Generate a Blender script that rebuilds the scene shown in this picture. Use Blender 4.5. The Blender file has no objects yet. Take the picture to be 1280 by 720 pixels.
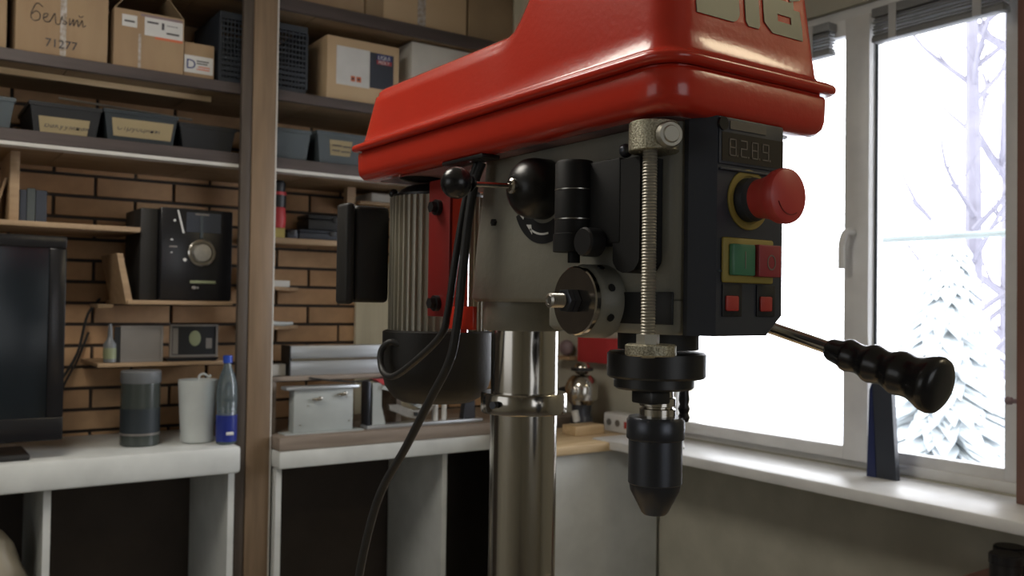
import bpy, bmesh, math, random
from mathutils import Vector, Matrix
random.seed(7)
PI = math.pi
S = bpy.context.scene
COL = S.collection

# ------------------------------------------------------------ camera, sky, light, exposure
yaw, pit, rol = math.radians(55.1), math.radians(1.15), math.radians(0.82)
F = Vector((math.cos(yaw)*math.cos(pit), math.sin(yaw)*math.cos(pit), math.sin(pit)))
R0 = Vector((math.sin(yaw), -math.cos(yaw), 0)); U0 = R0.cross(F)
RR = R0*math.cos(rol)+U0*math.sin(rol); UU = U0*math.cos(rol)-R0*math.sin(rol)
cd = bpy.data.cameras.new('camera'); cam = bpy.data.objects.new('camera', cd); COL.objects.link(cam)
cam.matrix_world = Matrix(((RR.x, UU.x, -F.x, 0), (RR.y, UU.y, -F.y, 0), (RR.z, UU.z, -F.z, 1.45), (0, 0, 0, 1)))
cd.sensor_width = 36; cd.lens = 1128*36/1280; cd.clip_start = .02; cd.clip_end = 200
cd.dof.use_dof = True; cd.dof.focus_distance = .78; cd.dof.aperture_fstop = 13
S.camera = cam
S.view_settings.view_transform = 'Standard'; S.view_settings.look = 'None'
S.view_settings.gamma = 1; S.view_settings.use_curve_mapping = False
S.view_settings.exposure = 0.15
w = bpy.data.worlds.new('winter_sky'); S.world = w; w.use_nodes = True
bg = w.node_tree.nodes['Background']; bg.inputs[0].default_value = (.93, .95, 1, 1); bg.inputs[1].default_value = 6.5

def area(name, loc, rot, sx, sy, power, color=(1, 1, 1), portal=False):
    l = bpy.data.lights.new(name, 'AREA'); l.shape = 'RECTANGLE'; l.size = sx; l.size_y = sy
    l.energy = power; l.color = color
    if portal: l.cycles.is_portal = True
    o = bpy.data.objects.new(name, l); COL.objects.link(o); o.location = loc; o.rotation_euler = rot
    return o
area('window_portal', (2.56, 1.86, 1.7), (0, PI/2, 0), 1.5, 1.5, 1, portal=True)
area('ceiling_lamp_light', (-.15, 1.7, 2.82), (0, 0, 0), .8, .8, 19, (1, .93, .82))
area('back_window_light', (-2.40, 1.0, 1.75), (0, -PI/2, 0), 1.2, 1.6, 5, (.95, .97, 1))
area('front_fill_light', (.6, -2.5, 1.7), (PI/2, 0, 0), 1.6, 1.4, 9, (.93, .96, 1))  # unseen fill added to brighten the front faces; this wall has no window
area('warm_lamp_light', (2.12, -.5, 2.80), (0, 0, 0), .4, .4, 6, (1, .82, .5))

# ------------------------------------------------------------ materials
def mat(name, col, rough=.5, metal=0, col2=None, scale=8, stretch=(1, 1, 1), bump=0, bscale=None, spec=.5, coat=0, emit=0, detail=4, lo=.35, hi=.65, trans=0, alpha=1):
    m = bpy.data.materials.new(name); m.use_nodes = True
    nt = m.node_tree; b = nt.nodes['Principled BSDF']
    b.inputs['Roughness'].default_value = rough; b.inputs['Metallic'].default_value = metal
    b.inputs['Specular IOR Level'].default_value = spec; b.inputs['Coat Weight'].default_value = coat
    b.inputs['Coat Roughness'].default_value = .08
    b.inputs['Transmission Weight'].default_value = trans
    b.inputs['Alpha'].default_value = alpha
    if emit:
        b.inputs['Emission Color'].default_value = (*col, 1); b.inputs['Emission Strength'].default_value = emit
    tc = nt.nodes.new('ShaderNodeTexCoord'); mp = nt.nodes.new('ShaderNodeMapping'); mp.inputs['Scale'].default_value = stretch
    nt.links.new(tc.outputs['Object'], mp.inputs[0])
    n = nt.nodes.new('ShaderNodeTexNoise'); n.inputs['Scale'].default_value = scale; n.inputs['Detail'].default_value = detail
    nt.links.new(mp.outputs[0], n.inputs['Vector'])
    r = nt.nodes.new('ShaderNodeValToRGB')
    c2 = col2 or tuple(c*.86 for c in col)
    r.color_ramp.elements[0].color = (*c2, 1); r.color_ramp.elements[1].color = (*col, 1)
    r.color_ramp.elements[0].position = lo; r.color_ramp.elements[1].position = hi
    nt.links.new(n.outputs['Fac'], r.inputs[0]); nt.links.new(r.outputs[0], b.inputs['Base Color'])
    if bump:
        n2 = nt.nodes.new('ShaderNodeTexNoise'); n2.inputs['Scale'].default_value = bscale or scale*4; n2.inputs['Detail'].default_value = 3
        nt.links.new(mp.outputs[0], n2.inputs['Vector'])
        bp = nt.nodes.new('ShaderNodeBump'); bp.inputs['Strength'].default_value = bump; bp.inputs['Distance'].default_value = .002
        nt.links.new(n2.outputs['Fac'], bp.inputs['Height']); nt.links.new(bp.outputs[0], b.inputs['Normal'])
    return m
M = {}
M['red'] = mat('glossy_red_paint', (.60, .038, .018), .24, bump=.12, bscale=160, coat=.3, col2=(.56, .034, .016))
M['darkred'] = mat('dark_red_shade_and_arrow', (.24, .014, .012), .4)  # shade on the motor bracket put into its colour; also the stop arrow's red
M['pan_under'] = mat('pan_underside_paint', (.34, .20, .21), .45)
M['cast'] = mat('grey_hammered_paint', (.27, .265, .225), .42, bump=.35, bscale=90, col2=(.24, .235, .2))
M['black'] = mat('black_plastic', (.014, .014, .015), .38)
M['blackm'] = mat('matt_black_paint', (.017, .016, .015), .55, bump=.1, bscale=200)
M['blackg'] = mat('gloss_black_bakelite', (.012, .012, .014), .25)
M['hubblack'] = mat('hub_black_bakelite', (.012, .012, .012), .32)
M['blackd'] = mat('deep_black_paint', (.008, .008, .008), .6, spec=.3)
M['panel'] = mat('haze_lightened_plastic', (.042, .047, .060), .42)  # control box black, lightened in colour to stand in for window haze
M['chrome'] = mat('turned_steel', (.60, .57, .52), .16, 1, scale=60, stretch=(1, 1, .03))
M['steel'] = mat('brushed_steel', (.50, .48, .44), .3, 1, scale=80)
M['rodsteel'] = mat('zinc_plated_rod', (.42, .40, .34), .5, .7)
M['knurl'] = mat('knurled_steel', (.55, .52, .40), .42, .85, col2=(.28, .26, .19), scale=700, detail=1, bump=.5, bscale=700)
M['alu'] = mat('cast_aluminium_fins', (.46, .44, .37), .45, .25, scale=30, stretch=(1, 1, .2))
M['darksteel'] = mat('blued_steel', (.07, .075, .09), .32, .7)
M['ered'] = mat('stop_button_red', (.60, .06, .05), .4)
M['yellow'] = mat('yellow_plastic', (.40, .31, .07), .5)
M['green'] = mat('green_plastic', (.06, .22, .12), .4)
M['pred'] = mat('red_plastic', (.35, .04, .05), .4)
M['rocker'] = mat('rocker_red', (.50, .05, .04), .4)
M['lcd'] = mat('smoked_display', (.035, .028, .022), .2)
M['seg'] = mat('unlit_segments', (.22, .19, .16), .5)
M['plate'] = mat('grey_brown_rating_plate', (.17, .15, .12), .4)
M['logo'] = mat('silver_grey_lettering', (.27, .27, .21), .4, .2)
M['white'] = mat('white_mark', (.75, .75, .72), .5)
M['rubber'] = mat('black_rubber_cable', (.018, .018, .018), .5)
def wood(name, c, c2, rough=.55, st=(1, 12, 12)): return mat(name, c, rough, col2=c2, scale=3.5, stretch=st, bump=.06, detail=6)
M['shelfdark'] = wood('dark_brown_shelf_edge', (.078, .060, .056), (.052, .040, .038), .45)
M['shelfwood'] = wood('tan_shelf_board', (.34, .235, .13), (.25, .165, .09))
M['shelfedge'] = mat('pale_edge_band', (.62, .60, .56), .5)
M['post'] = wood('brown_post_veneer', (.235, .16, .098), (.175, .118, .07), .5, (12, 12, 1))
M['postdark'] = wood('dark_upright', (.085, .066, .05), (.06, .045, .035), .5, (12, 12, 1))
M['smallshelf'] = wood('narrow_tan_shelf', (.42, .29, .17), (.32, .21, .12))
M['pine'] = wood('pale_pine', (.66, .50, .30), (.52, .37, .2))
M['cream'] = wood('cream_board', (.62, .58, .44), (.55, .51, .38), .6, (10, 10, 1))
M['benchw'] = mat('white_laminate', (.68, .70, .68), .35)
M['benchb'] = wood('brown_grey_plank', (.30, .245, .20), (.22, .175, .14))
M['mortar'] = mat('dark_mortar', (.075, .06, .05), .9, bump=.3, bscale=80)
BR = [mat('yellow_clay_brick_%s' % n, c, .8, col2=tuple(x*.8 for x in c), scale=14, bump=.3, bscale=70) for n, c in
      (('a', (.56, .34, .18)), ('b', (.61, .38, .205)), ('c', (.51, .31, .165)), ('d', (.64, .41, .23)))]
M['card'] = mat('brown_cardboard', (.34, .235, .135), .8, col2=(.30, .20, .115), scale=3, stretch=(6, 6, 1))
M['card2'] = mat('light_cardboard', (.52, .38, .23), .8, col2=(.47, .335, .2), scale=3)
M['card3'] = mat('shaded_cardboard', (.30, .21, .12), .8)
M['whitecard'] = mat('white_cardboard', (.62, .60, .55), .7)
M['tape'] = mat('shiny_clear_tape', (.50, .47, .44), .12, col2=(.3, .24, .18), scale=60, bump=.6, bscale=120)
M['label'] = mat('paper_label', (.62, .61, .58), .6)
M['kraft'] = mat('ochre_paper_label', (.33, .26, .14), .7)
M['ink'] = mat('faded_ink', (.06, .055, .06), .7)
M['inkb'] = mat('blue_ink', (.03, .04, .16), .6)
M['orange'] = mat('orange_print', (.62, .16, .07), .6)
M['bin'] = mat('dark_blue_grey_bin', (.020, .028, .034), .5)
M['bin2'] = mat('slate_grey_bin', (.062, .078, .087), .5)
M['binb'] = mat('black_bin', (.009, .010, .012), .45)
M['crate'] = mat('black_crate', (.022, .028, .038), .5)
M['wallp'] = mat('greenish_beige_plaster', (.44, .42, .34), .85, bump=.15, bscale=40)
M['ceil'] = mat('cream_ceiling', (.62, .55, .42), .85)
M['floor'] = mat('grey_screed_floor', (.20, .18, .16), .7, bump=.2)
M['upvc'] = mat('white_window_plastic', (.74, .74, .73), .35)
M['gasket'] = mat('black_gasket', (.03, .04, .05), .5)
M['blind'] = mat('grey_slats', (.22, .225, .23), .45)
M['tapeb'] = mat('pale_ladder_tape', (.5, .5, .5), .7)
M['screen'] = mat('tv_glass', (.010, .014, .018), .12, spec=.3)
M['glassdark'] = mat('smoked_clear_plastic', (.055, .065, .06), .2)
M['frost'] = mat('frosted_lid', (.16, .17, .18), .35)
M['mug'] = mat('milky_white_plastic', (.60, .64, .64), .4)
M['bluecap'] = mat('blue_cap', (.02, .07, .45), .35)
M['bluelab'] = mat('blue_label', (.015, .03, .24), .35)
M['pet'] = mat('clear_bottle_plastic', (.35, .45, .5), .08, trans=.75)
M['silver'] = mat('dull_silver_case', (.28, .26, .24), .3, .4)
M['greenface'] = mat('green_print', (.26, .29, .17), .5)
M['tin'] = mat('grey_painted_steel', (.42, .45, .44), .5)
M['alup'] = mat('aluminium_profile', (.52, .55, .58), .32, .6, scale=4, stretch=(1, 20, 20))
M['navy'] = mat('navy_blue_plastic', (.015, .025, .10), .35)
M['slate'] = mat('dark_blue_grey_plastic', (.035, .042, .058), .45)
M['redbox'] = mat('red_painted_case', (.50, .035, .04), .5)
M['bag'] = mat('crumpled_beige_film', (.42, .38, .30), .35, bump=.8, bscale=20)
M['snow'] = mat('snow', (.75, .77, .82), .9)
M['bark'] = mat('frosted_bark', (.16, .155, .19), .9)
M['needle'] = mat('frosted_needles', (.52, .56, .58), .9)
M['rail'] = mat('grey_blue_rail', (.22, .26, .27), .6)
M['brownboard'] = wood('red_brown_board', (.22, .10, .08), (.15, .07, .05), .5, (10, 10, 1))
M['mauve'] = mat('dusty_mauve_plastic', (.24, .17, .18), .5)
M['lamp'] = mat('lamp_diffuser', (1, .96, .88), .5, emit=2.5)
g = bpy.data.materials.new('window_glass'); g.use_nodes = True
b = g.node_tree.nodes['Principled BSDF']; g.node_tree.nodes.remove(b)
tr = g.node_tree.nodes.new('ShaderNodeBsdfTransparent'); gl = g.node_tree.nodes.new('ShaderNodeBsdfGlossy'); gl.inputs['Roughness'].default_value = .02
mx = g.node_tree.nodes.new('ShaderNodeMixShader'); fr = g.node_tree.nodes.new('ShaderNodeFresnel'); fr.inputs[0].default_value = 1.3
g.node_tree.links.new(fr.outputs[0], mx.inputs[0]); g.node_tree.links.new(tr.outputs[0], mx.inputs[1]); g.node_tree.links.new(gl.outputs[0], mx.inputs[2])
g.node_tree.links.new(mx.outputs[0], g.node_tree.nodes['Material Output'].inputs[0]); M['glass'] = g

# ------------------------------------------------------------ geometry helpers (world coordinates)
WL = {}
def basis(d):
    d = Vector(d).normalized(); a = Vector((0, 0, 1)) if abs(d.z) < .9 else Vector((1, 0, 0))
    u = d.cross(a).normalized(); return d, u, d.cross(u)
class G:
    def __init__(s): s.bm = bmesh.new()
    def box(s, x0, x1, y0, y1, z0, z1, bev=0, seg=2, rot=0, piv=None):
        r = bmesh.ops.create_cube(s.bm, size=1); vs = r['verts']
        for v in vs: v.co = Vector(((x0+x1)/2+v.co.x*(x1-x0), (y0+y1)/2+v.co.y*(y1-y0), (z0+z1)/2+v.co.z*(z1-z0)))
        if bev:
            es = {e for v in vs for e in v.link_edges}
            r = bmesh.ops.bevel(s.bm, geom=list(es), offset=bev, segments=seg, affect='EDGES', profile=.5)
            vs = list({v for f in r['faces'] for v in f.verts} | {v for v in vs if v.is_valid})
        if rot:
            p = Vector(piv) if piv else Vector(((x0+x1)/2, (y0+y1)/2, 0))
            bmesh.ops.rotate(s.bm, verts=vs, cent=p, matrix=Matrix.Rotation(rot, 3, 'Z'))
        return s
    def lathe(s, o, d, prof, seg=32, cap=True):
        o = Vector(o); d, u, v = basis(d); rings = []
        for t, r in prof:
            rings.append([s.bm.verts.new(o+d*t+(u*math.cos(2*PI*k/seg)+v*math.sin(2*PI*k/seg))*max(r, 1e-5)) for k in range(seg)])
        for a, b_ in zip(rings, rings[1:]):
            for k in range(seg):
                s.bm.faces.new((a[k], a[(k+1) % seg], b_[(k+1) % seg], b_[k]))
        if cap:
            s.bm.faces.new(list(reversed(rings[0]))); s.bm.faces.new(rings[-1])
        return s
    def cyl(s, p0, p1, r0, r1=None, seg=24, ch=0):
        p0, p1 = Vector(p0), Vector(p1); L = (p1-p0).length; r1 = r0 if r1 is None else r1
        pr = [(0, r0), (L, r1)] if not ch else [(0, r0-ch), (ch, r0), (L-ch, r1), (L, r1-ch)]
        return s.lathe(p0, p1-p0, pr, seg)
    def ball(s, c, r, sx=1, sy=1, sz=1, seg=24):
        rr = bmesh.ops.create_uvsphere(s.bm, u_segments=seg, v_segments=seg//2, radius=r)
        for v in rr['verts']: v.co = Vector(c)+Vector((v.co.x*sx, v.co.y*sy, v.co.z*sz))
        return s
    def tube(s, pts, r, seg=10, sub=6):
        P = [Vector(p) for p in pts]
        if sub > 1 and len(P) > 2:
            Q = []
            for i in range(len(P)-1):
                p0 = P[max(i-1, 0)]; p1 = P[i]; p2 = P[i+1]; p3 = P[min(i+2, len(P)-1)]
                for k in range(sub):
                    t = k/sub
                    Q.append(.5*((2*p1)+(p2-p0)*t+(2*p0-5*p1+4*p2-p3)*t*t+(3*p1-p0-3*p2+p3)*t**3))
            Q.append(P[-1]); P = Q
        rings = []; u = None
        for i, p in enumerate(P):
            d = (P[min(i+1, len(P)-1)]-P[max(i-1, 0)]).normalized()
            if u is None: d, u, v = basis(d)
            else:
                u = (u-d*u.dot(d)).normalized(); v = d.cross(u)
            rad = r(i/(len(P)-1)) if callable(r) else r
            rings.append([s.bm.verts.new(p+(u*math.cos(2*PI*k/seg)+v*math.sin(2*PI*k/seg))*rad) for k in range(seg)])
        for a, b_ in zip(rings, rings[1:]):
            for k in range(seg): s.bm.faces.new((a[k], a[(k+1) % seg], b_[(k+1) % seg], b_[k]))
        s.bm.faces.new(list(reversed(rings[0]))); s.bm.faces.new(rings[-1])
        return s
    def prism(s, poly, d):       # poly: 3D points, d: extrusion vector
        d = Vector(d); a = [s.bm.verts.new(Vector(p)) for p in poly]; b_ = [s.bm.verts.new(Vector(p)+d) for p in poly]
        n = len(a); s.bm.faces.new(list(reversed(a))); s.bm.faces.new(b_)
        for k in range(n): s.bm.faces.new((a[k], a[(k+1) % n], b_[(k+1) % n], b_[k]))
        return s
    def loft(s, rings, caps=True):
        R_ = [[s.bm.verts.new(Vector(p)) for p in r] for r in rings]; n = len(R_[0])
        for a, b_ in zip(R_, R_[1:]):
            for k in range(n): s.bm.faces.new((a[k], a[(k+1) % n], b_[(k+1) % n], b_[k]))
        if caps: s.bm.faces.new(list(reversed(R_[0]))); s.bm.faces.new(R_[-1])
        return s
    def obj(s, name, m, parent=None, label=None, cat=None, group=None, kind=None, ang=35, smooth=True, at=None):
        bm = s.bm; bmesh.ops.recalc_face_normals(bm, faces=bm.faces)
        mn = [min(v.co[i] for v in bm.verts) for i in range(3)]; mxx = [max(v.co[i] for v in bm.verts) for i in range(3)]
        c = Vector(at) if at else Vector(((mn[0]+mxx[0])/2, (mn[1]+mxx[1])/2, mn[2]))
        for v in bm.verts: v.co -= c
        me = bpy.data.meshes.new(name); bm.to_mesh(me); bm.free()
        if smooth:
            me.shade_smooth(); me.set_sharp_from_angle(angle=math.radians(ang))
        me.materials.append(M[m] if isinstance(m, str) else m)
        return link(name, me, c, parent, label, cat, group, kind)
def link(name, me, c, parent=None, label=None, cat=None, group=None, kind=None):
    o = bpy.data.objects.new(name, me); COL.objects.link(o)
    WL[o.name] = Vector(c)
    if parent: o.parent = parent; o.location = Vector(c)-WL[parent.name]
    else: o.location = c
    if label: o['label'] = label
    if cat: o['category'] = cat
    if group: o['group'] = group
    if kind: o['kind'] = kind
    return o
def thing(name, loc, label, cat, group=None): return link(name, None, Vector(loc), None, label, cat, group)
def B(*a, **k): return G().box(*a, **k)
def text_mesh(name, string, size, origin, xd, yd, m, parent, ext=.0004, align='LEFT', shear=0, xs=1, label=None):
    cu = bpy.data.curves.new(name, 'FONT'); cu.body = string; cu.size = size; cu.extrude = ext; cu.align_x = align; cu.shear = shear
    cu.resolution_u = 3
    o = bpy.data.objects.new('tmp', cu); COL.objects.link(o)
    dg = bpy.context.evaluated_depsgraph_get(); me = bpy.data.meshes.new_from_object(o.evaluated_get(dg)); COL.objects.unlink(o); bpy.data.objects.remove(o)
    xd, yd = Vector(xd).normalized(), Vector(yd).normalized(); n = xd.cross(yd)
    for v in me.vertices: v.co = xd*v.co.x*xs+yd*v.co.y+n*v.co.z
    me.name = name; me.materials.clear(); me.materials.append(M[m])
    return link(name, me, Vector(origin), parent, label)
FX, UZ = (1, 0, 0), (0, 0, 1)

# ------------------------------------------------------------ room shell
XW, YB = 2.45, 3.41
B(-2.5, XW+.25, -2.6, YB+.12, -.08, 0).obj('floor', 'floor', kind='structure')
B(-2.5, XW+.25, -2.6, YB+.12, 2.90, 2.98).obj('ceiling', 'ceil', kind='structure')
wb = B(-2.5, XW+.25, YB, YB+.12, 0, 2.9).obj('wall_back', 'mortar', kind='structure')
B(-2.5, XW+.25, -2.72, -2.6, 0, 2.9).obj('wall_front', 'wallp', kind='structure')
B(-2.62, -2.5, -2.72, YB+.12, 0, 2.9).obj('wall_left', 'wallp', kind='structure')
WY0, WY1, WZ0, WZ1 = 1.12, 2.56, .97, 2.40      # window opening
G().box(XW, XW+.25, -2.6, WY0, 0, 2.9).box(XW, XW+.25, WY1, YB, 0, 2.9).box(XW, XW+.25, WY0, WY1, 0, WZ0).box(XW, XW+.25, WY0, WY1, WZ1, 2.9).obj('wall_right', 'wallp', kind='structure')
# bricks
P, H = .262, .0735
meshes = []
for ln in (P-.011, P/2-.011):
    for m in BR:
        gg = B(-ln/2, ln/2, -.006, .006, -.031, .031, bev=.0015, seg=1)
        me = bpy.data.meshes.new('brick'); gg.bm.to_mesh(me); gg.bm.free(); me.materials.append(m); meshes.append(me)
row0 = -8
for r in range(row0, 15):
    z = 1.4415+H*(r+.5)-.002
    for k in range(-4, 8):
        x = .60+P*(k+.5)+(0 if r % 2 else P/2)
        if x > XW-.12: continue
        o = link('brick', random.choice(meshes[:4]), Vector((x, YB-.006+random.uniform(-.0015, .0015), z)), wb)
# window
def win():
    fr_ = G(); x0, x1 = XW+.02, XW+.09
    fr_.box(x0, x1, WY0, WY1, WZ0, 1.0, .003).box(x0, x1, WY0, WY1, 2.35, WZ1, .003).box(x0, x1, WY0, 1.165, 1.0, 2.35, .003)
    fr_.box(x0, x1, 2.50, WY1, 1.0, 2.35, .003).box(x0+.035, x1, 1.635, 1.69, 1.0, 2.35, .003)
    f = fr_.obj('window_1', 'upvc', kind='structure')
    for (a, b_, nm) in ((1.622, 2.505, 'left'), (1.18, 1.66, 'right')):
        sw = .086 if nm == 'left' else .032
        xs0, xs1 = (XW-.005, XW+.045) if nm == 'left' else (XW+.03, XW+.07)
        sgm = G().box(xs0, xs1, a, a+(sw if nm == 'left' else .055), 1.0-.008, 2.36, .004).box(xs0, xs1, b_-sw, b_, .992, 2.36, .004)
        zb = 1.032
        al, bl = a+(sw if nm == 'left' else .055)-.001, b_-sw+.001
        sgm.box(xs0+.001, xs1-.001, al, bl, .993, zb, .002).box(xs0+.001, xs1-.001, al, bl, 2.31, 2.359, .002)
        s_ = sgm.obj('window_sash', 'upvc', f)
        xg = (xs0+xs1)/2
        G().box(xg-.003, xg+.003, a+.03, b_-.03, 1.02, 2.33).obj('pane', 'glass', s_)
        if nm == 'right':
            G().box(xs0-.004, xs0+.001, b_-sw-.014, b_-sw, 1.033, 2.309).obj('gasket', 'gasket', s_)
        else:
            y = 1.677
            G().cyl((xs0-.001, y, 1.690), (xs0-.008, y, 1.690), .015, ch=.002).obj('handle_rosette', 'upvc', s_)
            G().tube([(xs0-.006, y-.006, 1.690), (xs0-.030, y-.005, 1.691), (xs0-.040, y, 1.683), (xs0-.042, y+.008, 1.650), (xs0-.040, y+.010, 1.578)], .0105).obj('window_handle', 'upvc', s_)
win()
B(XW-.28, XW+.02, WY0-.1, WY1+.02, .935, .968, bev=.006).obj('trim_1', 'upvc', kind='structure')  # window sill
# rolled blinds
def blind(y0, y1, label):
    t = thing('window_blind', (XW-.03, (y0+y1)/2, 2.25), label, 'blind', 'raised venetian blinds on the window')
    B(XW-.05, XW-.008, y0, y1, 2.325, 2.352, bev=.003).obj('headrail', 'blind', t)
    for k in range(6):
        z = 2.2665+k*.0098; q = .004*(k % 2)
        B(XW-.047+q, XW-.012, y0+.002, y1-.002, z, z+.0055, bev=.001, seg=1).obj('slat', 'blind', t)
    B(XW-.05, XW-.010, y0, y1, 2.25, 2.2655, bev=.003).obj('bottom_rail', 'blind', t)
    n = 3 if y1-y0 > .6 else 2
    for k in range(n):
        y = y0+.07+(y1-y0-.14)*k/(n-1)
        B(XW-.053, XW-.0505, y-.012, y+.012, 2.25, 2.352).obj('ladder_tape', 'tapeb', t)
blind(1.20, 1.588, 'grey venetian blind pulled up above the right hand window pane')
blind(1.735, 2.49, 'grey venetian blind pulled up behind the red belt cover, left hand pane')
G().cyl((2.40, 1.594, 1.39), (2.40, 1.594, 2.26), .0028, seg=8).cyl((2.40, 1.594, 1.362), (2.40, 1.594, 1.39), .0055, .003, seg=10).obj('blind_cord', 'upvc', label='thin white blind cord with a tassel hanging beside the window handle', cat='cord')
# board, peg at the right edge of the window
t = thing('side_board', (XW-.06, 1.11, .97), 'red-brown upright board at the right edge of the window', 'board')
B(XW-.085, XW-.055, 1.02, 1.148, .968, 2.36, bev=.003).obj('panel', 'brownboard', t)
G().lathe((XW-.075, 1.148, 1.226), (0, 1, 0), [(0, .006), (.012, .006), (.016, .010), (.026, .011), (.031, .007)], 16).obj('peg', 'mauve', t)
# navy strap-like clamp handle on the sill
t = thing('bar_clamp', (2.38, 1.52, .968), 'navy blue bar clamp standing upright on the sill under the black grip', 'clamp')
G().prism([(2.375, 1.482, .968), (2.375, 1.545, .968), (2.375, 1.560, 1.24), (2.375, 1.500, 1.24)], (.018, 0, 0)).obj('clamp_body', 'slate', t)
G().prism([(2.372, 1.545, .968), (2.372, 1.575, .968), (2.372, 1.568, 1.22), (2.372, 1.560, 1.24)], (.022, 0, 0)).obj('clamp_edge', 'navy', t)
G().tube([(2.36, 2.33, 1.04), (2.34, 2.30, 1.0), (2.31, 2.25, .973), (2.26, 2.2, .972)], .004).tube([(2.36, 2.35, 1.04), (2.32, 2.33, .99), (2.27, 2.28, .972)], .003).obj('loose_wire', 'upvc', label='loose white cord curling on the window sill beside the chuck', cat='cord')

# ------------------------------------------------------------ outside
B(XW+.6, 40, -25, 40, -.9, -.8).obj('ground_outside', 'snow', kind='structure')
def treeo(x, y, h, r, lab, nb, seed, nm='bare_tree'):
    rd = random.Random(seed); t = thing(nm, (x, y, -.8), lab, 'tree')
    G().tube([(x, y, -.8), (x+.08, y+.05, h*.35), (x-.06, y, h*.65), (x+.05, y+.1, h)], lambda s: r*(1-.75*s), 8).obj('trunk', 'bark', t)
    b_ = G()
    for k in range(nb):
        z = rd.uniform(.7, h*.95); a = rd.uniform(0, 2*PI); L = rd.uniform(.6, 1.6)*(1-.4*z/h)
        p = Vector((x, y, z)); q = p+Vector((math.cos(a)*L*.6, math.sin(a)*L*.6, L*.5)); e = q+Vector((math.cos(a+.4)*L*.4, math.sin(a+.4)*L*.4, L*.5))
        b_.tube([p, q, e], lambda s: r*.3*(1-.85*s), 5, 3)
        for j in range(3):
            s_ = p.lerp(q, rd.uniform(.4, 1)); a2 = a+rd.uniform(-1.2, 1.2)
            b_.tube([s_, s_+Vector((math.cos(a2)*L*.3, math.sin(a2)*L*.3, L*.3)), s_+Vector((math.cos(a2)*L*.45, math.sin(a2)*L*.45, L*.6))], lambda s: r*.12*(1-.8*s), 4, 2)
    b_.obj('branches', 'bark', t, kind='stuff')
treeo(8.0, 4.25, 6.5, .10, 'bare frosted tree with forked trunk outside, centre of the right pane', 26, 1)
treeo(9.8, 4.75, 7.5, .20, 'thick bare frosted tree outside, nearest the right edge of the window', 26, 5)
def spruce(x, y, h, rad, lab, seed):
    rd = random.Random(seed); t = thing('snowy_spruce', (x, y, -.8), lab, 'tree')
    G().cyl((x, y, -.8), (x, y, h), .08, .02, 8).obj('trunk', 'bark', t)
    b_ = G(); n = 700
    for k in range(n):
        f_ = (k/n)**.8; z = -.4+(h+.4)*f_; a = rd.uniform(0, 2*PI); L = rad*(1-f_)*rd.uniform(.7, 1.1)+.08
        c, s_ = math.cos(a), math.sin(a); wd = .05+.05*(1-f_)
        p = [Vector((x, y, z+.1)), Vector((x+c*L*.6-s_*wd, y+s_*L*.6+c*wd, z-.02)), Vector((x+c*L, y+s_*L, z-.12)), Vector((x+c*L*.6+s_*wd, y+s_*L*.6-c*wd, z-.02))]
        b_.prism(p, (0, 0, .03))
    b_.obj('foliage', 'needle', t, kind='stuff')
spruce(6.2, 3.50, 2.25, .75, 'snow-dusted spruce outside in the lower half of the right pane', 3)
G().cyl((3.9, 2.70, 1.79), (3.9, .2, 1.79), .016, seg=10).cyl((3.9, 2.70, 1.79), (3.9, 2.70, -.8), .016, seg=10).cyl((3.9, .2, 1.79), (3.9, .2, -.8), .016, seg=10).obj('outdoor_rail', 'rail', label='grey-blue horizontal rail crossing outside the right window pane', cat='railing')

# ------------------------------------------------------------ shelving on the brick wall
def shelf(name, z0, z1, lab, edge=False, x0=-.35, x1=2.43, n=6):
    t = thing(name, (1.0, 3.2, z0), lab, 'shelf')
    for (a, b_) in ((x0, x1),):
        B(a, b_, 3.0, 3.02, z0+(.013 if edge else 0), z1, bev=.0015, seg=1).obj('shelf_front', 'shelfdark', t)
        if edge: B(a, b_, 2.998, 3.05, z0, z0+.012, bev=.001, seg=1).obj('edge_strip', 'shelfedge', t)
        k = max(1, round((b_-a)/.42)); wd = (b_-a)/k
        for i in range(k):
            B(a+i*wd+.001, a+(i+1)*wd-.001, 3.0215 if not edge else 3.051, YB-.014, z0, z1, bev=.001, seg=1).obj('shelf_board', 'shelfwood', t)
    return t
shelf('upper_shelf', 2.465, 2.51, 'highest dark-edged wooden shelf, carrying the topmost cardboard boxes')
shelf('middle_shelf', 2.148, 2.184, 'dark-edged wooden shelf carrying the box marked 71277 and the black crate')
shelf('bin_shelf', 1.900, 1.95, 'wooden shelf with dark front and pale lower edge, carrying the storage bins', True)
t = thing('shelving_post', (1.045, 2.99, 0), 'tall brown wooden post in front of the shelves, floor to ceiling', 'post')
B(1.004, 1.084, 2.970, 2.996, 0, 2.9, bev=.002).obj('front_board', 'post', t)
B(1.0845, 1.0885, 2.970, 2.996, 0, 2.9).obj('edge_highlight', 'shelfedge', t)  # pale strip added as the highlight along the post's right edge
B(.968, 1.0035, 2.974, 2.996, 0, 2.9, bev=.002).obj('side_panel', 'postdark', t)
B(-.377, -.352, 3.0, YB-.014, 0, 2.9).obj('upright_panel', 'postdark', label='dark upright side panel at the left end of the shelving', cat='panel')

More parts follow.
